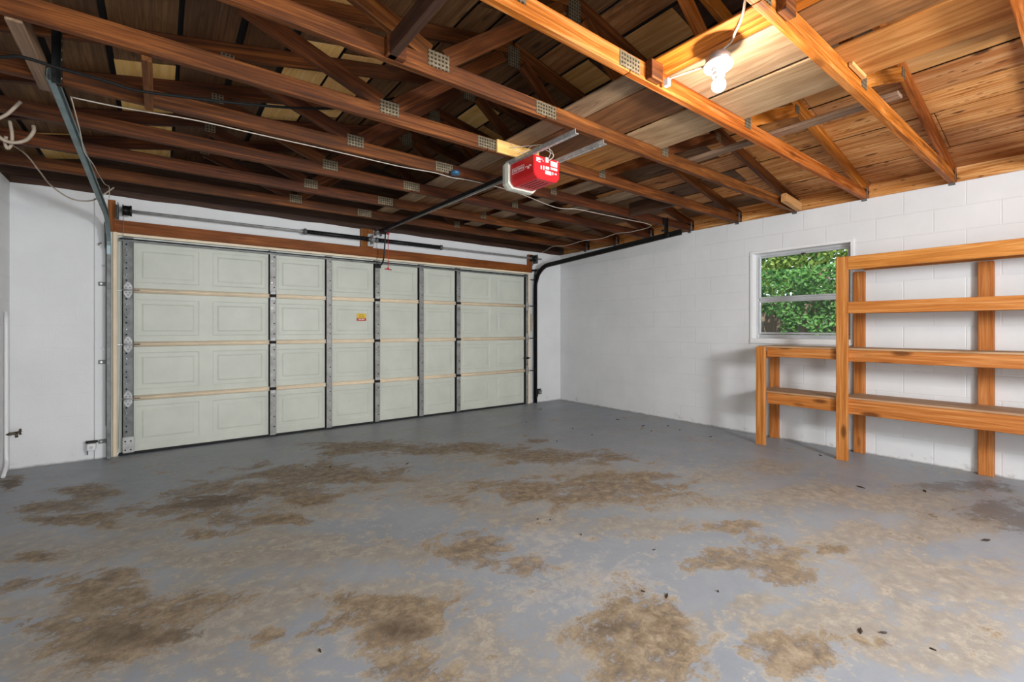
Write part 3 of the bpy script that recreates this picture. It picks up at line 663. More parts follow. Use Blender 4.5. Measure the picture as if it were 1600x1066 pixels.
# stiles: steel channels with a dark near side and rows of holes
for k, x in enumerate(stx):
    w = .075 if k in (0,) else .062
    if k == 6: w = .055
    bm = bmesh.new()
    bx(bm, x - w / 2, x + w / 2, -.012, -.009, .02, 2.01, 0)
    bx(bm, x - w / 2 , x - w / 2 + .003, -.012, .03, .02, 2.01, 1)
    bx(bm, x + w / 2 - .003, x + w / 2, -.012, .03, .02, 2.01, 1)
    bx(bm, x - w / 2 - .006, x - w / 2, .022, .0295, .02, 2.01, 1)
    for s in range(4):
        for q in (.09, .20, .32, .42):
            zz = .018 + s * SH + q
            disc_bm(bm, (x + (.012 if k else -.012), -.0125, zz), .0075 if q != .32 else .005, 'y', .002, 10, 1)
            if k == 0:
                disc_bm(bm, (x - .012, -.0125, zz + .05), .0065, 'y', .002, 10, 1)
        for q in (.14, .37):
            disc_bm(bm, (x - .010, -.0125, .018 + s * SH + q), .004, 'y', .003, 8, 2)
    st = link('door_stile', bm, [M['stile'] if k else M['galv_dark'], M['hole'], M['chrome']], door)
# hinges at the joints of every second stile, and end hinges (diamond leaf pairs)
def hinge(x, z, end):
    bm = bmesh.new(); y = -.0145
    if end:
        for sg in (-1, 1):
            pts = [(-.028, 0), (.028, 0), (.030, .03), (.012, .062), (0, .07), (-.012, .062), (-.030, .03)]
            f = [bm.verts.new((x + a, y, z + sg * (b + .006))) for a, b in pts]; g = [bm.verts.new((x + a, y - .004, z + sg * (b + .006))) for a, b in pts]
            bm.faces.new(f); bm.faces.new(g[::-1])
            for i in range(7): bm.faces.new((f[i], f[(i + 1) % 7], g[(i + 1) % 7], g[i]))
            for a, b in ((-.014, .022), (.014, .022), (0, .046)): disc_bm(bm, (x + a, y - .006, z + sg * b), .006, 'y', .006, 8, 1)
        tube_bm(bm, [(x - .038, y - .008, z), (x + .038, y - .008, z)], .009, 10, 0)
        tube_bm(bm, [(x + .03, y - .006, z + .001), (x + .085, y - .004, z + .001)], .0035, 6, 1)
    else:
        bx(bm, x - .026, x + .026, y - .003, y, z - .05, z + .05, 0, .003)
        tube_bm(bm, [(x - .030, y - .009, z), (x + .030, y - .009, z)], .010, 10, 1)
        bx(bm, x - .030, x + .030, y - .010, y, z - .016, z + .016, 1, .002)
        for zz in (-.036, .036): disc_bm(bm, (x, y - .005, z + zz), .006, 'y', .005, 8, 0)
    link('hinge', bm, [M['galv'], M['steel_dark'] if not end else M['galv_dark']], door)
for s in (1, 2, 3):
    z = .018 + s * SH
    hinge(stx[0], z, True); hinge(stx[6], z, True)
    for k in (1, 3, 5): hinge(stx[k], z, False)
bm = bmesh.new(); bx(bm, stx[0] - .04, stx[0] + .045, -.017, -.010, .025, .17, 0, .002)
for a, b in ((-.02, .05), (.02, .05), (-.02, .13), (.02, .13)): disc_bm(bm, (stx[0] + a, -.019, b), .007, 'y', .004, 8, 1)
link('bottom_bracket', bm, [M['galv'], M['steel_dark']], door)
bm = bmesh.new(); bx(bm, DL + .03, DR - .03, .0, .045, .002, .022, 0, .004); link('bottom_seal', bm, M['rubber'], door)
bm = bmesh.new(); bx(bm, DL + .04, DR - .02, -.018, .028, 1.985, 1.997, 0, .001); bx(bm, DL + .04, DR - .02, -.018, -.015, 1.968, 1.997, 0)
link('top_strut', bm, M['galv_dark'], door)
# slide lock on the right stile
bm = bmesh.new(); bx(bm, -.735, -.69, -.03, -.014, .70, .73, 0, .002); tube_bm(bm, [(-.79, -.025, .715), (-.66, -.025, .715)], .006, 8); bx(bm, -.80, -.785, -.04, -.02, .705, .725, 0, .002)
link('slide_lock', bm, M['steel_dark'], door)
# warning sticker: yellow upper band, red lower band, illegible pale lines
stk = box('warning_sticker', -3.350, -3.235, .0245, .0262, 1.262, 1.352, M['yellow'], door)
bm = bmesh.new(); bx(bm, -3.350, -3.235, .0225, .0250, 1.262, 1.296); link('red_band', bm, M['sticker_red'], stk)
bm = bmesh.new()
for a, b, z, h in ((-3.328, -3.298, 1.277, .010), (-3.292, -3.258, 1.277, .010)): bx(bm, a, b, .0215, .0228, z, z + h)
link('pale_line', bm, M['lens'], stk)
bm = bmesh.new()
for a, b, z, h in ((-3.325, -3.262, 1.337, .004), (-3.318, -3.300, 1.316, .008), (-3.288, -3.266, 1.316, .008), (-3.335, -3.25, 1.303, .003)): bx(bm, a, b, .0235, .0247, z, z + h)
link('brown_line', bm, M['header'], stk)
# opening trim: cream stop strips and the cedar header
bm = bmesh.new(); bx(bm, DL - .02, DR + .02, -.016, .004, 2.018, 2.044, 0, .003); struct('trim_6', bm, M['cream'])
bm = bmesh.new(); bx(bm, DL - .012, DL + .026, -.030, .012, .0, 2.06, 0, .010); struct('trim_7', bm, M['cream'])
bm = bmesh.new(); bx(bm, DR - .004, DR + .03, -.02, .012, .0, 2.02, 0, .006); struct('trim_8', bm, M['cream'])
o = beam('trim_9', (DL + .005, -.018, 2.100), (DR + .06, -.018, 2.100), .036, .110, M['header']); tag(o, kind='structure')
o = beam('trim_10', (-3.245, -.020, 2.155), (-3.245, -.020, 2.379), .036, .15, M['header'], up=(1, 0, 0)); tag(o, kind='structure')
o = beam('trim_11', (DR + .010, -.022, 2.05), (DR + .010, -.022, 2.32), .036, .07, M['header'], up=(1, 0, 0)); tag(o, kind='structure')
o = beam('trim_12', (DL - .012, -.020, 2.045), (DL - .012, -.020, 2.33), .03, .05, M['header'], up=(1, 0, 0)); tag(o, kind='structure')

# ================================================================== DOOR TRACKS
def track(sx, x0, x1, zr0, zr1, yend, mat, label, parts):
    """sx=+1: channel opens towards +x. path in y-z with slight lean"""
    t = empty('door_track', (x0, -.07, 0), label, 'door track', 'overhead door tracks')
    yv = -.075
    path = []; RR = .32
    zc_ = zr0 - RR
    for z in [0.01 + (zc_ - .01) * i / 12 for i in range(13)]: path.append((x0, yv, z))
    for i in range(1, 13):
        a = math.pi / 2 * i / 12; path.append((x0, yv - RR + RR * math.cos(a), zc_ + RR * math.sin(a)))
    n = 10; ys = yv - RR
    for i in range(1, n + 1):
        f = i / n; path.append((x0 + (x1 - x0) * f, ys + (yend - ys) * f, zr0 + (zr1 - zr0) * f))
    # open channel: web with two flanges and returned lips
    prof = [(.026 * sx, -.024), (.030 * sx, -.030), (.005 * sx, -.032), (0, -.025), (0, .025), (.005 * sx, .032), (.030 * sx, .030), (.026 * sx, .024)]
    sweep('vertical_rail', path[:13], prof, M['galv_dark'] if sx > 0 else mat, t); sweep('curved_rail', path[12:], prof, mat, t)
    return t, path
tR, pR = track(-1, -.585, -.60, 2.13, 2.25, -2.60, M['steel_dark'], 'black overhead door track curving from the door up along the right wall', 0)
tL, pL = track(1, -5.615, -5.665, 2.15, 2.375, -2.45, M['galv_blue'], 'blue grey steel overhead door track rising at the far left', 0)
# vertical track angle bracket plates against the wall, hangers
def wall_angle(t, x, sx, mat):
    bm = bmesh.new(); bx(bm, x, x + .003 * sx if sx > 0 else x, -.075, .0, .05, 1.9) if False else None
    bx(bm, min(x, x - .004 * sx), max(x, x - .004 * sx), -.075, -.019, .30, 2.02)
    link('wall_angle', bm, mat, t)
    for z in (.14, .85, 1.55):
        b = bmesh.new(); bx(b, min(x, x - .055 * sx), max(x, x - .055 * sx), -.030, -.018, z, z + .035, 0, .001)
        disc_bm(b, (x - .035 * sx, -.033, z + .018), .008, 'y', .008, 8, 1)
        link('track_bracket', b, [mat, M['chrome']], t)
wall_angle(tL, -5.618, 1, M['galv_dark']); wall_angle(tR, -.582, -1, M['steel_dark'])
# flag brackets at the curve
for t, x, sx in ((tL, -5.618, 1), (tR, -.582, -1)):
    b = bmesh.new(); x2 = x - .004 * sx
    q = [(-.02, 1.88), (-.10, 1.88), (-.16, 2.02), (-.17, 2.10), (-.02, 2.10)]
    f = [b.verts.new((x2, y_, z_)) for y_, z_ in q]; g = [b.verts.new((x2 - .004 * sx, y_, z_)) for y_, z_ in q]
    b.faces.new(f); b.faces.new(g[::-1])
    for i in range(5): b.faces.new((f[i], f[(i + 1) % 5], g[(i + 1) % 5], g[i]))
    link('flag_bracket', b, M['galv_dark'], t)
def perforated(name, p0, p1, mat, parent, up=(0, 1, 0), w=.032, holes=True, rad=.005):
    """slotted steel angle: two flanges at right angles with a row of round holes"""
    Mx, L = frame(p0, p1, up); bm = bmesh.new()
    bx(bm, 0, L, -w / 2, w / 2, 0, .0025); bx(bm, 0, L, -w / 2, -w / 2 + .0025, 0, w)
    n = int(L / .045)
    for i in range(n):
        c = .022 + i * .045
        tube_bm(bm, [(c, .002, -.0012), (c, .002, .001)], rad, 8, 1)
        tube_bm(bm, [(c, -w / 2 - .0012, w * .55), (c, -w / 2 + .001, w * .55)], rad, 8, 1)
    return link(name, bm, [mat, M['chrome'] if holes == 'bright' else M['hole']], parent, Mx)
perforated('hanger', (-5.626, -2.47, 2.33), (-5.626, -2.47, 2.62), M['steel_dark'], tL, up=(0, -1, 0), w=.038, holes='bright', rad=.007)
perforated('hanger', (-.60, -2.385, 2.235), (-.60, -2.385, 2.45), M['steel_dark'], tR, up=(0, -1, 0))
bm = bmesh.new(); bx(bm, -.625, -.60, -2.44, -2.40, 2.21, 2.26, 0, .002); bx(bm, -.64, -.56, -2.40, -2.36, 2.29, 2.31, 0, .002)
link('hanger_bolt', bm, M['steel_dark'], tR)
bm = bmesh.new(); bx(bm, -.66, -.60, -.10, -.06, 2.06, 2.085, 0, .002); link('flag_brace', bm, M['steel_dark'], tR)
bm = bmesh.new(); bx(bm, -.652, -.628, -.026, -.0225, 1.13, 1.40); link('paper_label', bm, M['paper'], tR)
for z in (.52, 1.02, 1.52, 1.93):
    b = bmesh.new(); tube_bm(b, [(-.69, -.06, z), (-.61, -.06, z)], .006, 8); tube_bm(b, [(-.612, -.06, z), (-.592, -.06, z)], .022, 14); link('roller', b, M['steel_dark'], tR)

# ================================================================== TORSION SPRING
ts = empty('torsion_spring', (-3.12, -.10, 2.25), 'long steel torsion shaft with black coiled springs above the garage door', 'torsion spring')
def tz(x): return 2.235 + (x + 5.5) * .004
tube('shaft', [(-5.52, -.10, tz(-5.52)), (-.50, -.10, tz(-.5))], .0125, M['galv'], ts, 12)
def spring(x0, x1):
    bm = bmesh.new(); r, w = .0235, .0040
    tube_bm(bm, [(x0, -.10, tz(x0)), (x1, -.10, tz(x1))], r - .004, 16)
    n = int((x1 - x0) / .016); pts = []
    for i in range(n * 12 + 1):
        a = 2 * math.pi * i / 12; x = x0 + (x1 - x0) * i / (n * 12); pts.append((x, -.10 + r * math.cos(a), tz(x) + r * math.sin(a)))
    tube_bm(bm, pts, w, 5)
    return link('spring', bm, M['black'], ts)
spring(-3.955, -3.235); spring(-3.165, -2.285)
for x, r in ((-3.97, .034), (-2.275, .034), (-3.245, .030), (-3.155, .030)):
    bm = bmesh.new(); tube_bm(bm, [(x - .018, -.10, tz(x)), (x - .004, -.10, tz(x)), (x - .0035, -.10, tz(x)), (x + .018, -.10, tz(x))], [r * .7, r * .8, r, r], 18); link('spring_cone', bm, M['galv_dark'], ts)
bm = bmesh.new(); bx(bm, -3.206, -3.200, -.135, -.038, 2.19, 2.30, 0, .002); bx(bm, -3.24, -3.16, -.044, -.038, 2.17, 2.32, 0, .002); tube_bm(bm, [(-3.22, -.10, 2.244), (-3.185, -.10, 2.244)], .024, 14)
link('center_bracket', bm, M['galv'], ts)
def drum(x, xb):
    bm = bmesh.new(); Z = tz(x)
    tube_bm(bm, [(x - .035, -.10, Z), (x - .030, -.10, Z), (x - .0299, -.10, Z), (x + .015, -.10, Z), (x + .016, -.10, Z), (x + .03, -.10, Z)], [.052, .052, .042, .042, .048, .048], 24)
    for i in range(6): tube_bm(bm, [(x - .026 + i * .007, -.10, Z), (x - .023 + i * .007, -.10, Z)], [.0445, .0445], 24)
    link('cable_drum', bm, M['steel_dark'], ts)
    bm = bmesh.new(); bx(bm, xb - .003, xb + .003, -.14, -.02, Z - .075, Z + .06, 0, .002); bx(bm, xb - .035, xb + .003, -.026, -.02, Z - .10, Z + .06, 0, .002)
    link('bearing_plate', bm, M['galv_dark'], ts)
drum(-5.47, -5.535); drum(-.665, -.605)
tube('lift_cable', [(-.655, -.058, 2.22), (-.648, -.055, .08)], .002, M['galv'], ts, 6)
tube('lift_cable', [(-5.50, -.058, 2.20), (-5.535, -.055, .08)], .002, M['galv'], ts, 6)

# ================================================================== GARAGE DOOR OPENER
op = empty('garage_door_opener', (-3.11, -3.0, 2.35), 'red boxy garage door opener with cream lens, long black rail and slotted steel straps', 'garage door opener')
OX0, OX1, OY0, OY1, OZ0, OZ1 = -3.245, -3.01, -3.165, -2.90, 2.185, 2.340
bm = bmesh.new()
ch = .03
pr = [(OX0, OZ1), (OX1, OZ1), (OX1, OZ0 + ch), (OX1 - ch, OZ0), (OX0 + ch, OZ0), (OX0, OZ0 + ch)]
a = [bm.verts.new((x, OY0, z)) for x, z in pr]; b = [bm.verts.new((x, OY1, z)) for x, z in pr]
bm.faces.new(a); bm.faces.new(b[::-1])
for k in range(6): bm.faces.new((a[k], a[(k + 1) % 6], b[(k + 1) % 6], b[k]))
bmesh.ops.bevel(bm, geom=list(bm.edges), offset=.005, segments=2, affect='EDGES')
hs = link('housing', bm, M['red'], op)
bm = bmesh.new()                                     # vent slots under the housing
for i in range(4): bx(bm, OX0 + .055 + i * .034, OX0 + .062 + i * .034, OY0 + .04, OY1 - .05, OZ0 - .0012, OZ0 + .002)
link('vent_slot', bm, M['hole'], hs)
bm = bmesh.new()                                     # rear panel: printed labels, terminal block, buttons (illegible)
X = lambda f: OX0 + (OX1 - OX0) * f
Zf = lambda f: OZ0 + (OZ1 - OZ0) * f
for f0, f1, g0, g1 in ((.09, .15, .72, .90), (.16, .24, .80, .90), (.17, .24, .70, .75), (.28, .31, .84, .89), (.33, .36, .78, .83), (.25, .29, .42, .58), (.34, .39, .42, .60), (.44, .58, .48, .60), (.43, .66, .26, .42), (.64, .90, .68, .90), (.64, .90, .52, .62), (.70, .74, .30, .42), (.80, .88, .34, .40), (.90, .93, .92, .97)):
    bx(bm, X(f0), X(f1), OY0 - .0012, OY0 + .001, Zf(g0), Zf(g1))
link('printed_label', bm, M['white'], hs)
bm = bmesh.new()
for i in range(5): bx(bm, X(.66), X(.66 + (.20, .14, .18, .12, .2)[i]), OY0 - .002, OY0, Zf(.71 + i * .035 if i < 4 else .56), Zf(.72 + i * .035 if i < 4 else .575))
bx(bm, X(.46), X(.62), OY0 - .002, OY0, Zf(.30), Zf(.315)); bx(bm, X(.46), X(.56), OY0 - .002, OY0, Zf(.36), Zf(.375))
link('label_line', bm, M['sticker_red'], hs)
bm = bmesh.new(); bx(bm, X(.41), X(.52), OY0 - .012, OY0, Zf(.76), Zf(.98), 0, .002); link('terminal_block', bm, M['white'], hs)
# side name plate: outlined box with lettering
bm = bmesh.new(); yy0, yy1, zz0, zz1 = -3.06, -2.925, 2.262, 2.300; t_ = .003
for (p, q, r_, s_) in ((yy0, yy1, zz0, zz0 + t_), (yy0, yy1, zz1 - t_, zz1), (yy0, yy0 + t_, zz0, zz1), (yy1 - t_, yy1, zz0, zz1)): bx(bm, OX0 - .0012, OX0 + .001, p, q, r_, s_)
link('name_plate', bm, M['white'], hs)
def text(name, s, size, mat, parent, Mx, width=None):
    cu = bpy.data.curves.new(name, 'FONT'); cu.body = s; cu.size = size; cu.extrude = .0006; cu.align_x = 'CENTER'; cu.align_y = 'CENTER'
    tmp = bpy.data.objects.new(name, cu); me = bpy.data.meshes.new_from_object(tmp); bpy.data.objects.remove(tmp)
    if width:
        xs_ = [v.co.x for v in me.vertices]; k = width / (max(xs_) - min(xs_)); me.transform(Matrix.Diagonal((k, 1, 1, 1)))
    me.materials.clear(); me.materials.append(mat)
    o = bpy.data.objects.new(name, me); COL.objects.link(o); o.parent = parent; o.matrix_basis = wm(parent).inverted() @ Mx
    return o
RX = Matrix(((0, 0, -1, 0), (-1, 0, 0, 0), (0, 1, 0, 0), (0, 0, 0, 1)))     # text facing -x
text('name_lettering', 'CRAFTSMAN', .026, M['white'], hs, Matrix.Translation((OX0 - .0008, (yy0 + yy1) / 2, (zz0 + zz1) / 2)) @ RX, .118)
bm = bmesh.new()
for s_ in (0, 1):
    pts = []
    for i in range(9):
        a_ = math.pi * (.15 + .95 * i / 8); pts.append((OX0 - .001, -3.105 + (-.018 if s_ else .018) + (.013 if s_ else -.013) * math.cos(a_) * -1, 2.262 + .016 * math.sin(a_)))
    tube_bm(bm, pts, .002, 6)
link('knob_mark', bm, M['white'], hs)
# light lens on the front end
bm = bmesh.new(); prof = []
for (y_, s_) in ((OY1 + .001, 1.14), (OY1 + .035, 1.18), (OY1 + .070, 1.12), (OY1 + .095, .95), (OY1 + .108, .60)):
    cx, cz, hw, hh = (OX0 + OX1) / 2, (OZ0 + OZ1) / 2, (OX1 - OX0) / 2 * s_, (OZ1 - OZ0) / 2 * s_
    c_ = .4 * hh
    prof.append([bm.verts.new((cx + a_, y_, cz + b_)) for a_, b_ in ((-hw, hh), (hw, hh), (hw, -hh + c_), (hw - c_, -hh), (-hw + c_, -hh), (-hw, -hh + c_))])
for a, b in zip(prof, prof[1:]):
    for k in range(6): bm.faces.new((a[k], a[(k + 1) % 6], b[(k + 1) % 6], b[k]))
bm.faces.new(prof[0]); bm.faces.new(prof[-1])
link('light_lens', bm, M['lens'], op)
# suspension straps along the joist undersides
perforated('support_strap', (-3.245, -2.86, WH - .040), (-3.238, -3.56, WH - .037), M['galv'], op, up=(0, 0, 1), w=.028, holes='bright', rad=.006)
perforated('support_strap', (-3.005, -2.86, WH - .040), (-2.985, -3.56, WH - .037), M['galv'], op, up=(0, 0, 1), w=.028, holes='bright', rad=.006)
# rail, chain, trolley, arm
bm = bmesh.new(); Mx, L = frame((-3.12, -2.90, 2.338), (-3.12, -.10, 2.352))
bx(bm, 0, L, -.016, .016, .008, .012); bx(bm, 0, L, -.002, .002, -.018, .010); bx(bm, 0, L, -.012, .012, -.020, -.016)
link('rail', bm, M['black'], op, Mx)
tube('chain', [(-3.090, -2.90, 2.322), (-3.095, -.12, 2.340)], .004, M['galv'], op, 6)
bm = bmesh.new(); bx(bm, -3.15, -3.09, -.105, -.04, 2.325, 2.335, 0, .002); bx(bm, -3.155, -3.150, -.11, -.04, 2.30, 2.36, 0, .002); bx(bm, -3.09, -3.085, -.11, -.04, 2.30, 2.36, 0, .002); tube_bm(bm, [(-3.165, -.09, 2.335), (-3.075, -.09, 2.335)], .010, 10)
link('header_bracket', bm, M['galv'], op)
bm = bmesh.new(); bx(bm, -3.145, -3.095, -.33, -.20, 2.30, 2.335, 0, .004); link('trolley', bm, M['black'], op)
tube('door_arm', [(-3.10, -.25, 2.305), (-3.10, -.235, 2.20), (-3.102, -.215, 2.06), (-3.104, -.18, 1.975), (-3.107, -.12, 1.94), (-3.107, -.03, 1.945)], .009, M['black'], op, 10, 5)
bm = bmesh.new(); bx(bm, -3.135, -3.075, -.05, -.014, 1.915, 1.965, 0, .003); link('door_bracket', bm, M['steel_dark'], op)
rc = tube('release_cord', [(-3.10, -.33, 2.300), (-3.10, -.33, 2.10), (-3.10, -.33, 1.872)], .0035, M['red_cord'], op, 6)
bm = bmesh.new(); bx(bm, -3.113, -3.087, -.345, -.315, 2.278, 2.302, 0, .003); link('cord_knot', bm, M['red_cord'], rc)
bm = bmesh.new(); tube_bm(bm, [(-3.145, -.345, 1.868), (-3.055, -.315, 1.868)], .007, 8); bx(bm, -3.112, -3.088, -.338, -.322, 1.866, 1.888, 0, .003)
link('pull_handle', bm, M['red_cord'], rc)
for j, pts in enumerate(([(-3.14, -3.175, 2.31), (-3.13, -3.20, 2.36), (-3.15, -3.17, 2.42), (-3.20, -3.05, 2.44), (-3.30, -2.96, 2.43)], [(-3.13, -3.175, 2.31), (-3.10, -3.20, 2.35), (-3.14, -3.15, 2.40), (-3.16, -3.05, 2.45), (-3.22, -3.0, 2.40), (-3.30, -2.98, 2.45)], [(-3.135, -3.175, 2.31), (-3.09, -3.19, 2.36), (-3.12, -3.14, 2.43), (-3.19, -3.10, 2.41)])):
    tube('terminal_wire', pts, .0025, M['white_wire'], op, 5, 5)

# ================================================================== LAMP
lx, ly, lz = -3.211, -4.427, 2.385
CABLE = [(-3.211, -4.427, 2.410), (-3.208, -4.440, 2.432), (-3.215, -4.490, 2.446), (-3.256, -4.529, 2.452), (-3.311, -4.581, 2.456), (-3.366, -4.622, 2.475), (-3.40, -4.645, 2.53), (-3.43, -4.66, 2.75), (-3.45, -4.67, 3.02)]
lamp = empty('ceiling_light', (lx, ly, 2.41), 'bare lit bulb in a white porcelain holder hanging on its cable', 'light')
tilt = Matrix.Translation((lx, ly, lz)) @ Matrix.Rotation(R(6), 4, 'Y') @ Matrix.Rotation(R(-5), 4, 'X')
bm = bmesh.new(); lathe_bm(bm, [(0, .028), (.048, .028), (.053, .022), (.054, -.014), (0, -.014)], 8 * 4); link('junction_box', bm, M['box_grey'], lamp, tilt, True)
bm = bmesh.new(); lathe_bm(bm, [(0, -.014), (.062, -.0145), (.0645, -.020), (.060, -.026), (.034, -.029), (.027, -.034), (.026, -.048), (.029, -.049), (.029, -.053), (.025, -.055), (.0245, -.068), (.0265, -.069), (.0265, -.073), (.0, -.073)], 32)
lh = link('lampholder', bm, M['porcelain'], lamp, tilt, True)
bm = bmesh.new(); 
for a_ in (1, -1): bx(bm, a_ * .045 - .006, a_ * .045 + .006, -.004, .004, -.0285, -.026)
link('mounting_slot', bm, M['steel_dark'], lh, tilt)
bm = bmesh.new(); lathe_bm(bm, [(0, -.073), (.014, -.073), (.016, -.082), (.021, -.092), (.0255, -.100)], 32); nk = link('bulb_neck', bm, M['porcelain'], lamp, tilt, True)
bm = bmesh.new(); pr = [(.0257, -.1005)] + [(.030 * math.sin(a_), -.116 + .030 * math.cos(a_)) for a_ in [R(60 + 120 * i / 12) for i in range(12)]] + [(0, -.146)]
lathe_bm(bm, pr, 32); link('bulb', bm, M['bulb'], lamp, tilt, True)
tube('cable', CABLE, .0055, M['cable'], lamp, 8, 6)
tube('cable', [(-3.225, -4.165, 2.405), (-3.225, -4.20, 2.408), (-3.212, -4.32, 2.400), (-3.212, -4.39, 2.390)], .005, M['white_wire'], lamp, 8, 4)
bm = bmesh.new(); bx(bm, -3.236, -3.214, -4.185, -4.156, 2.375, 2.415, 0, .003); link('cable_clip', bm, M['white'], lamp)

# ================================================================== SHELVING
sh = empty('shelving_unit', (-.22, -4.6, 0), 'open orange timber shelving with a low bench end under the window', 'shelving')
SM = M['shelf']
def post(y, z1, x0, x1, w=.086): beam('post', ((x0 + x1) / 2, y, 0), ((x0 + x1) / 2, y, z1), w, abs(x1 - x0), SM, sh, up=(1, 0, 0), bev=.003)
FX0, FX1 = -.452, -.414
post(-3.378, .985, FX0, FX1); post(-4.072, 1.803, FX0, FX1); post(-6.02, 1.803, FX0, FX1)
post(-3.333, .965, -.040, -.002); post(-4.085, 1.70, -.040, -.002); post(-4.92, 1.70, -.055, -.002, .09); post(-6.02, 1.70, -.040, -.002)
def rail_(nm, y0, y1, zt_, h, x=-.393): beam(nm, (x, y0, zt_ - h / 2), (x, y1, zt_ - h / 2), .038, h, SM, sh, bev=.003)
rail_('front_rail', -4.030, -3.425, .978, .089); rail_('front_rail', -6.10, -4.032, .978, .10, -.395)
rail_('front_rail', -4.060, -3.425, .530, .11); rail_('front_rail', -6.10, -4.062, .545, .13, -.395)
rail_('front_rail', -6.10, -4.116, 1.800, .115, -.431); rail_('front_rail', -6.10, -4.116, 1.400, .100, -.431)
for zt_, y0, h in ((.978, -3.29, .085), (.530, -3.29, .085), (1.792, -4.13, .085), (1.392, -4.13, .085)):
    rail_('back_rail', -6.10, y0, zt_, h, -.061)
def shelf(y0, y1, z, x0=-.412): 
    xm = (x0 - .045) / 2; beam('shelf_board', (xm, y0, z + .008), (xm, y1, z + .008), -x0 - .045 + .003, .016, M['board_top'], sh, bev=.001)
shelf(-4.030, -3.335, .979); shelf(-6.10, -4.034, .979)
shelf(-4.060, -3.335, .531); shelf(-6.10, -4.064, .546); shelf(-6.10, -4.118, 1.786, -.411); shelf(-6.10, -4.118, 1.386, -.411)
for z in (.10,): pass
for y in (-3.375, -4.07):
    beam('cross_rail', (-.372, y + .01, .90), (-.062, y + .01, .90), .038, .07, SM, sh, bev=.003); 

# ================================================================== WIRING AND SMALL FITTINGS
W1 = [(-5.599, -2.234, 2.368), (-5.398, -2.235, 2.372), (-5.079, -2.29, 2.374), (-4.753, -2.305, 2.370), (-4.297, -2.31, 2.372), (-3.84, -2.31, 2.370), (-3.55, -2.335, 2.374), (-3.407, -2.35, 2.362), (-3.209, -2.345, 2.374), (-2.745, -2.32, 2.374), (-2.153, -2.20, 2.360), (-1.897, -2.24, 2.374), (-1.574, -2.26, 2.372), (-1.162, -2.27, 2.374), (-0.677, -2.25, 2.374), (-.655, -1.95, 2.355), (-.649, -1.72, 2.374), (-.64, -1.45, 2.352), (-.638, -1.13, 2.374), (-.65, -.82, 2.352), (-.668, -.56, 2.374), (-.60, -.30, 2.35), (-.445, -.03, 2.372)]
tag(tube('sensor_wire', W1, .0036, M['white_wire'], None, 6, 5), 'thin white wire stapled across the dark trusses past the red opener', 'wire')
W2 = [(-5.605, -2.226, 2.372), (-5.60, -1.935, 2.294), (-5.605, -1.70, 2.25), (-5.585, -1.483, 2.241), (-5.59, -1.106, 2.28), (-5.59, -.60, 2.33), (-5.585, -.26, 2.39), (-5.585, -.25, 2.30)]
tag(tube('sensor_wire', W2, .0032, M['white_wire'], None, 6, 4), 'short kinked white wire dropping beside the left door track', 'wire')
W3 = [(-5.99, -2.60, 2.30), (-5.80, -2.62, 2.325), (-5.715, -2.64, 2.345), (-5.60, -2.62, 2.345), (-5.45, -2.62, 2.34), (-5.337, -2.60, 2.338), (-5.185, -2.6, 2.358), (-4.992, -2.6, 2.388), (-4.81, -2.6, 2.421), (-4.55, -2.6, 2.478), (-4.3, -2.62, 2.55), (-4.0, -2.62, 2.70)]
tag(tube('power_cable', W3, .0075, M['cable_black'], None, 8, 4), 'black cable sagging between two trusses at upper left', 'cable')
for lab, pts, r in (('beige cable end curving up at the left picture edge, above the loop', [(-6.05, -1.93, 2.275), (-5.94, -1.93, 2.272), (-5.894, -1.93, 2.302), (-5.865, -1.93, 2.344), (-5.835, -1.93, 2.394)], .0085),
                    ('beige cable loop hanging open below the truss at the left picture edge', [(-6.05, -1.9, 2.25), (-5.936, -1.9, 2.201), (-5.898, -1.9, 2.176), (-5.858, -1.9, 2.176), (-5.817, -1.9, 2.203), (-5.792, -1.9, 2.252), (-5.795, -1.88, 2.29)], .009),
                    ('short beige cable bent into a narrow hook through the loop at left', [(-5.889, -1.86, 2.30), (-5.880, -1.86, 2.232), (-5.884, -1.85, 2.179), (-5.898, -1.85, 2.150), (-5.906, -1.86, 2.175), (-5.900, -1.87, 2.21)], .008),
                    ('grey beige cable drooping in front of the white wall above the left track bracket', [(-6.10, -1.25, 2.40), (-6.015, -.8, 2.43), (-5.958, -.6, 2.353), (-5.896, -.6, 2.258), (-5.789, -.6, 2.179), (-5.679, -.6, 2.178), (-5.603, -.6, 2.237), (-5.533, -.6, 2.312)], .0055)):
    tag(tube('electrical_cable', pts, r, M['cable'], None, 8, 5), lab, 'cable')
bm = bmesh.new(); lathe_bm(bm, [(0, .012), (.034, .012), (.036, .006), (.036, -.012), (0, -.014)], 20, Matrix.Translation((-3.392, -2.38, 2.392)))
bx(bm, -3.405, -3.378, -2.36, -2.344, 2.382, 2.402)
tag(link('junction_disc', bm, M['blue']), 'small blue round box on a dark truss where the white wire loops', 'junction box')

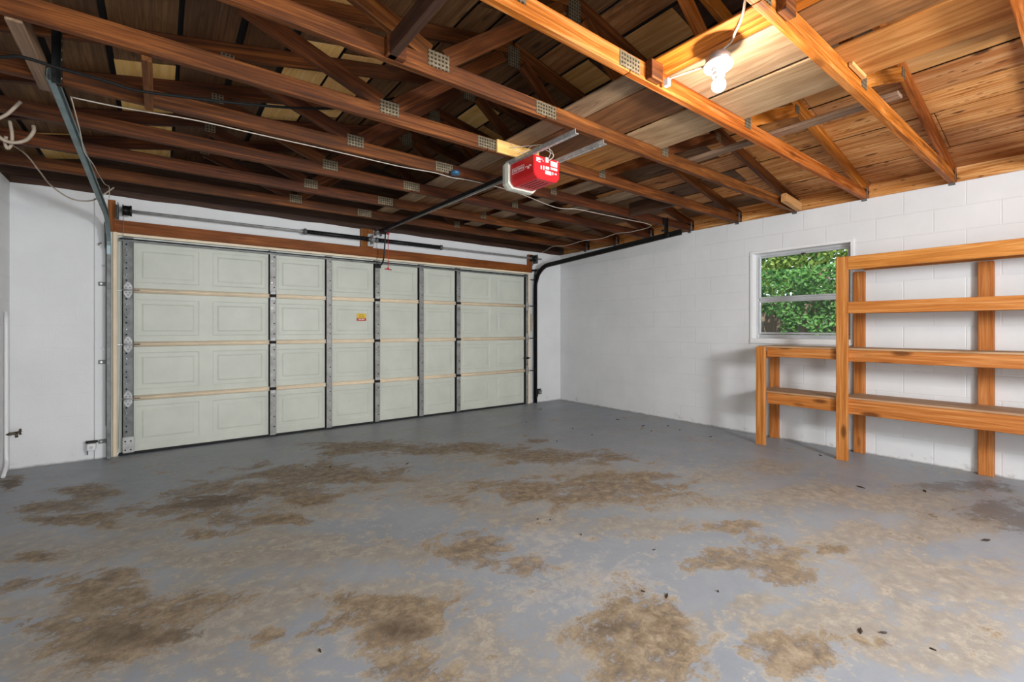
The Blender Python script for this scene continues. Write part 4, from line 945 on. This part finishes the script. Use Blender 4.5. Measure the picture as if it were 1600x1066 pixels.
def sensor(x, y, z, sx, label):
    t = empty('door_sensor', (x, y, z - .05), label, 'sensor', 'safety sensors beside the garage door')
    bm = bmesh.new(); bx(bm, x - .03, x + .03, y - .05, y, z - .03, z + .03, 0, .006); link('sensor_body', bm, M['white_paint'] if sx < 0 else M['galv_dark'], t)
    bm = bmesh.new(); tube_bm(bm, [(x, y - .06, z), (x, y - .05, z)], .013, 14); link('sensor_lens', bm, M['chrome'], t)
    bm = bmesh.new(); bx(bm, x - .040, x + .040, y - .02, y + .0, z + .032, z + .052, 0, .002); bx(bm, x - .03, x - .026, y - .02, y + .012, z - .07, z + .04, 0, .001)
    link('sensor_bracket', bm, M['steel_dark'], t)
sensor(-5.715, -.032, .125, -1, 'white painted door sensor low on the wall left of the garage door')
sensor(-.485, -.014, .168, 1, 'small dark door sensor low on the wall right of the garage door')
# hose tap with its pipe in the left corner
tp = empty('hose_tap', (XL + .02, -.22, 0), 'tarnished outdoor tap on a white pipe in the left corner', 'tap')
tube('pipe', [(XL + .022, -.22, 1.3), (XL + .022, -.22, .5), (XL + .022, -.22, .18), (XL + .030, -.26, .10), (XL + .030, -.36, .03)], .013, M['white_paint'], tp, 10, 5)
bm = bmesh.new(); tube_bm(bm, [(XL + .02, -.22, .33), (XL + .075, -.22, .335)], .012, 10); tube_bm(bm, [(XL + .075, -.22, .335), (XL + .078, -.22, .30)], .010, 10)
link('tap_body', bm, M['brass'], tp)
bm = bmesh.new()
for k in range(5):
    a_ = 2 * math.pi * k / 5; tube_bm(bm, [(XL + .095, -.22, .342), (XL + .098, -.22 + .024 * math.cos(a_), .342 + .024 * math.sin(a_))], .007, 8)
tube_bm(bm, [(XL + .075, -.22, .338), (XL + .10, -.22, .342)], .008, 8)
link('tap_handle', bm, M['brass'], tp)
# small rusty hooks and bolts in the strip left of the door
for x_, z_, lab in ((-5.655, 1.93, 'topmost small screw hook in the white strip left of the door'),):
    tag(tube('screw_hook', [(x_, -.018, z_), (x_, -.05, z_), (x_ - .012, -.055, z_ - .010), (x_ - .012, -.05, z_ - .022)], .004, M['brass'], None, 6, 3), lab, 'hook')
for x_, z_, lab in ((-5.640, 1.73, 'upper bolt head in the white strip left of the door'), (-5.642, .99, 'lower bolt head in the white strip left of the door')):
    bm = bmesh.new(); tube_bm(bm, [(x_, -.018, z_), (x_, -.022, z_)], .013, 14); tube_bm(bm, [(x_, -.022, z_), (x_, -.030, z_)], .007, 6)
    tag(link('wall_bolt', bm, M['box_grey']), lab, 'bolt')

# dry leaf bits scattered on the floor
bm = bmesh.new(); rl = random.Random(3)
spots = [(-0.865, -0.505, 0.02), (-1.413, -1.7, 0.02), (-0.642, -2.112, 0.03), (-0.798, -2.341, 0.018), (-0.405, -2.294, 0.025), (-0.484, -2.498, 0.02), (-1.612, -1.082, 0.015), (-0.532, -2.897, 0.02), (-1.477, -2.059, 0.015), (-0.578, -1.672, 0.025), (-1.98, -2.034, 0.015), (-0.42, -3.898, 0.02), (-1.159, -4.406, 0.03), (-0.892, -4.711, 0.03), (-1.64, -5.103, 0.03), (-3.101, -4.936, 0.022), (-3.047, -4.992, 0.014), (-3.489, -4.346, 0.02), (-3.351, -3.701, 0.01), (-3.178, -4.061, 0.008), (-3.279, -4.464, 0.008), (-3.354, -3.447, 0.008), (-3.409, -3.393, 0.008), (-3.546, -1.828, 0.025), (-4.099, -1.52, 0.02), (-4.262, -1.395, 0.018), (-3.017, -5.129, 0.01), (-3.542, -4.262, 0.01), (-4.78, -3.785, 0.012)]
for x_, y_, s_ in spots:
    a_ = rl.uniform(0, 6.28); n_ = 5
    pts = [(s_ * math.cos(a_), s_ * math.sin(a_)), (s_ * .35 * math.cos(a_ + 1.4), s_ * .35 * math.sin(a_ + 1.4)), (-s_ * math.cos(a_), -s_ * math.sin(a_)), (-s_ * .3 * math.cos(a_ + 1.6), -s_ * .3 * math.sin(a_ + 1.6))]
    lo_ = [bm.verts.new((x_ + p, y_ + q, .0008)) for p, q in pts]; hi_ = [bm.verts.new((x_ + p * .9, y_ + q * .9, .004 + rl.random() * .004)) for p, q in pts]
    bm.faces.new(hi_)
    for k in range(4): bm.faces.new((lo_[k], lo_[(k + 1) % 4], hi_[(k + 1) % 4], hi_[k]))
tag(link('leaf_litter', bm, M['leafbit']), 'tiny dark dry leaf bits scattered over the floor by the right wall', 'leaf litter', kind='stuff')

# ================================================================== OUTSIDE THE WINDOW
bm = bmesh.new(); bx(bm, .2, 12, -9, 6, -.15, -.05); tag(link('ground', bm, M['soil']), kind='structure')
fence = empty('garden_fence', (1.9, -2.6, -.05), 'tan board fence outside, glimpsed between the leaves at lower left of the window', 'fence')
y = -4.6
while y < .6:
    beam('fence_board', (1.95, y, -.05), (1.95, y, 1.62 + random.uniform(-.01, .01)), .1425, .018, M['fence'], fence, up=(1, 0, 0)); y += .1435
beam('fence_rail', (1.98, -4.7, 1.2), (1.98, .7, 1.2), .04, .09, M['fence'], fence)
beam('fence_rail', (1.98, -4.7, .4), (1.98, .7, .4), .04, .09, M['fence'], fence)
def leaves(bm, n, fn, s0, s1, rg):
    for _ in range(n):
        c, out = fn(); s = rg.uniform(s0, s1)
        nrm = (out + Vector((rg.gauss(0, .5), rg.gauss(0, .5), rg.gauss(.25, .5)))).normalized()
        t = nrm.orthogonal().normalized(); t.rotate(Matrix.Rotation(rg.uniform(0, 6.28), 3, nrm)); b = nrm.cross(t)
        fold = nrm * s * .18
        p = [c - t * s, c - t * s * .3 + b * s * .48 + fold, c + t * s * .35 + b * s * .42 + fold, c + t * s, c + t * s * .35 - b * s * .42 + fold, c - t * s * .3 - b * s * .48 + fold]
        v = [bm.verts.new(q) for q in p]
        bm.faces.new((v[0], v[1], v[2], v[3])); bm.faces.new((v[0], v[3], v[4], v[5]))
rg = random.Random(11)
vine = empty('climbing_vine', (1.8, -2.8, -.05), 'green leafy vine spilling over the fence outside the window', 'vine')
def fv():
    y = rg.uniform(-4.6, .3); z = rg.uniform(.35, 2.0)
    n_ = noise.noise(Vector((y * 1.6, z * 1.6, 3)))
    lowgap = (z < 1.46 + .25 * n_ and -2.70 < y < .3 and noise.noise(Vector((y * 5, z * 3, 1))) < .42) or (z < 1.2 and noise.noise(Vector((y * 2.5, 5, 0))) > .25)
    if lowgap: return fv()
    x = 1.76 - .22 * (.5 + noise.noise(Vector((y * 3, z * 3, 0)))) + rg.uniform(-.08, .08)
    return Vector((x, y, z)), Vector((-1, 0, .3))
bm = bmesh.new(); leaves(bm, 9500, fv, .020, .042, rg); link('foliage', bm, M['leaf'], vine)
bm = bmesh.new()
for k in range(26):
    y0 = rg.uniform(-4.5, .2); pts = [(1.86, y0, -.05)]
    for q in range(8): pts.append((1.84 + rg.uniform(-.05, .03), y0 + rg.uniform(-.1, .1) * q * .4, .25 * (q + 1)))
    tube_bm(bm, smooth_pts(pts, 3), .008, 5)
link('stem', bm, M['fence'], vine)
for j, (cx, cy, cz, rr, nn_, mt, lab) in enumerate(((4.4, -2.0, 2.9, 1.5, 5200, 'leaf_far', 'yellow green tree crown behind the fence, top right in the window'), (5.9, 1.4, 2.6, 1.45, 3600, 'leaf', 'darker green tree behind the fence, top left in the window'))):
    tr = empty('tree', (cx, cy, -.05), lab, 'tree', 'trees beyond the fence')
    def ft():
        while True:
            d = Vector((rg.uniform(-1, 1), rg.uniform(-1, 1), rg.uniform(-1, 1)))
            if .25 < d.length < 1 and noise.noise(d * 2.2 + Vector((j * 9, 0, 0))) > -.12: break
        return Vector((cx, cy, cz)) + d * rr * Vector((1, 1, 1)).length / 1.732, d.normalized()
    bm = bmesh.new(); leaves(bm, int(nn_ * 1.7), ft, .035, .07, rg); link('foliage', bm, M[mt], tr)
    bm = bmesh.new(); tube_bm(bm, [(cx, cy, -.05), (cx + .05, cy, cz * .5), (cx, cy + .05, cz + rr * .4)], [.11, .09, .04], 10)
    for k in range(7):
        a_ = rg.uniform(0, 6.28); tube_bm(bm, [(cx, cy, cz * .55 + k * .15), (cx + rr * .7 * math.cos(a_), cy + rr * .7 * math.sin(a_), cz + rr * .3)], [.04, .012], 6)
    link('trunk', bm, M['fence'], tr)
bpy.context.view_layer.update()
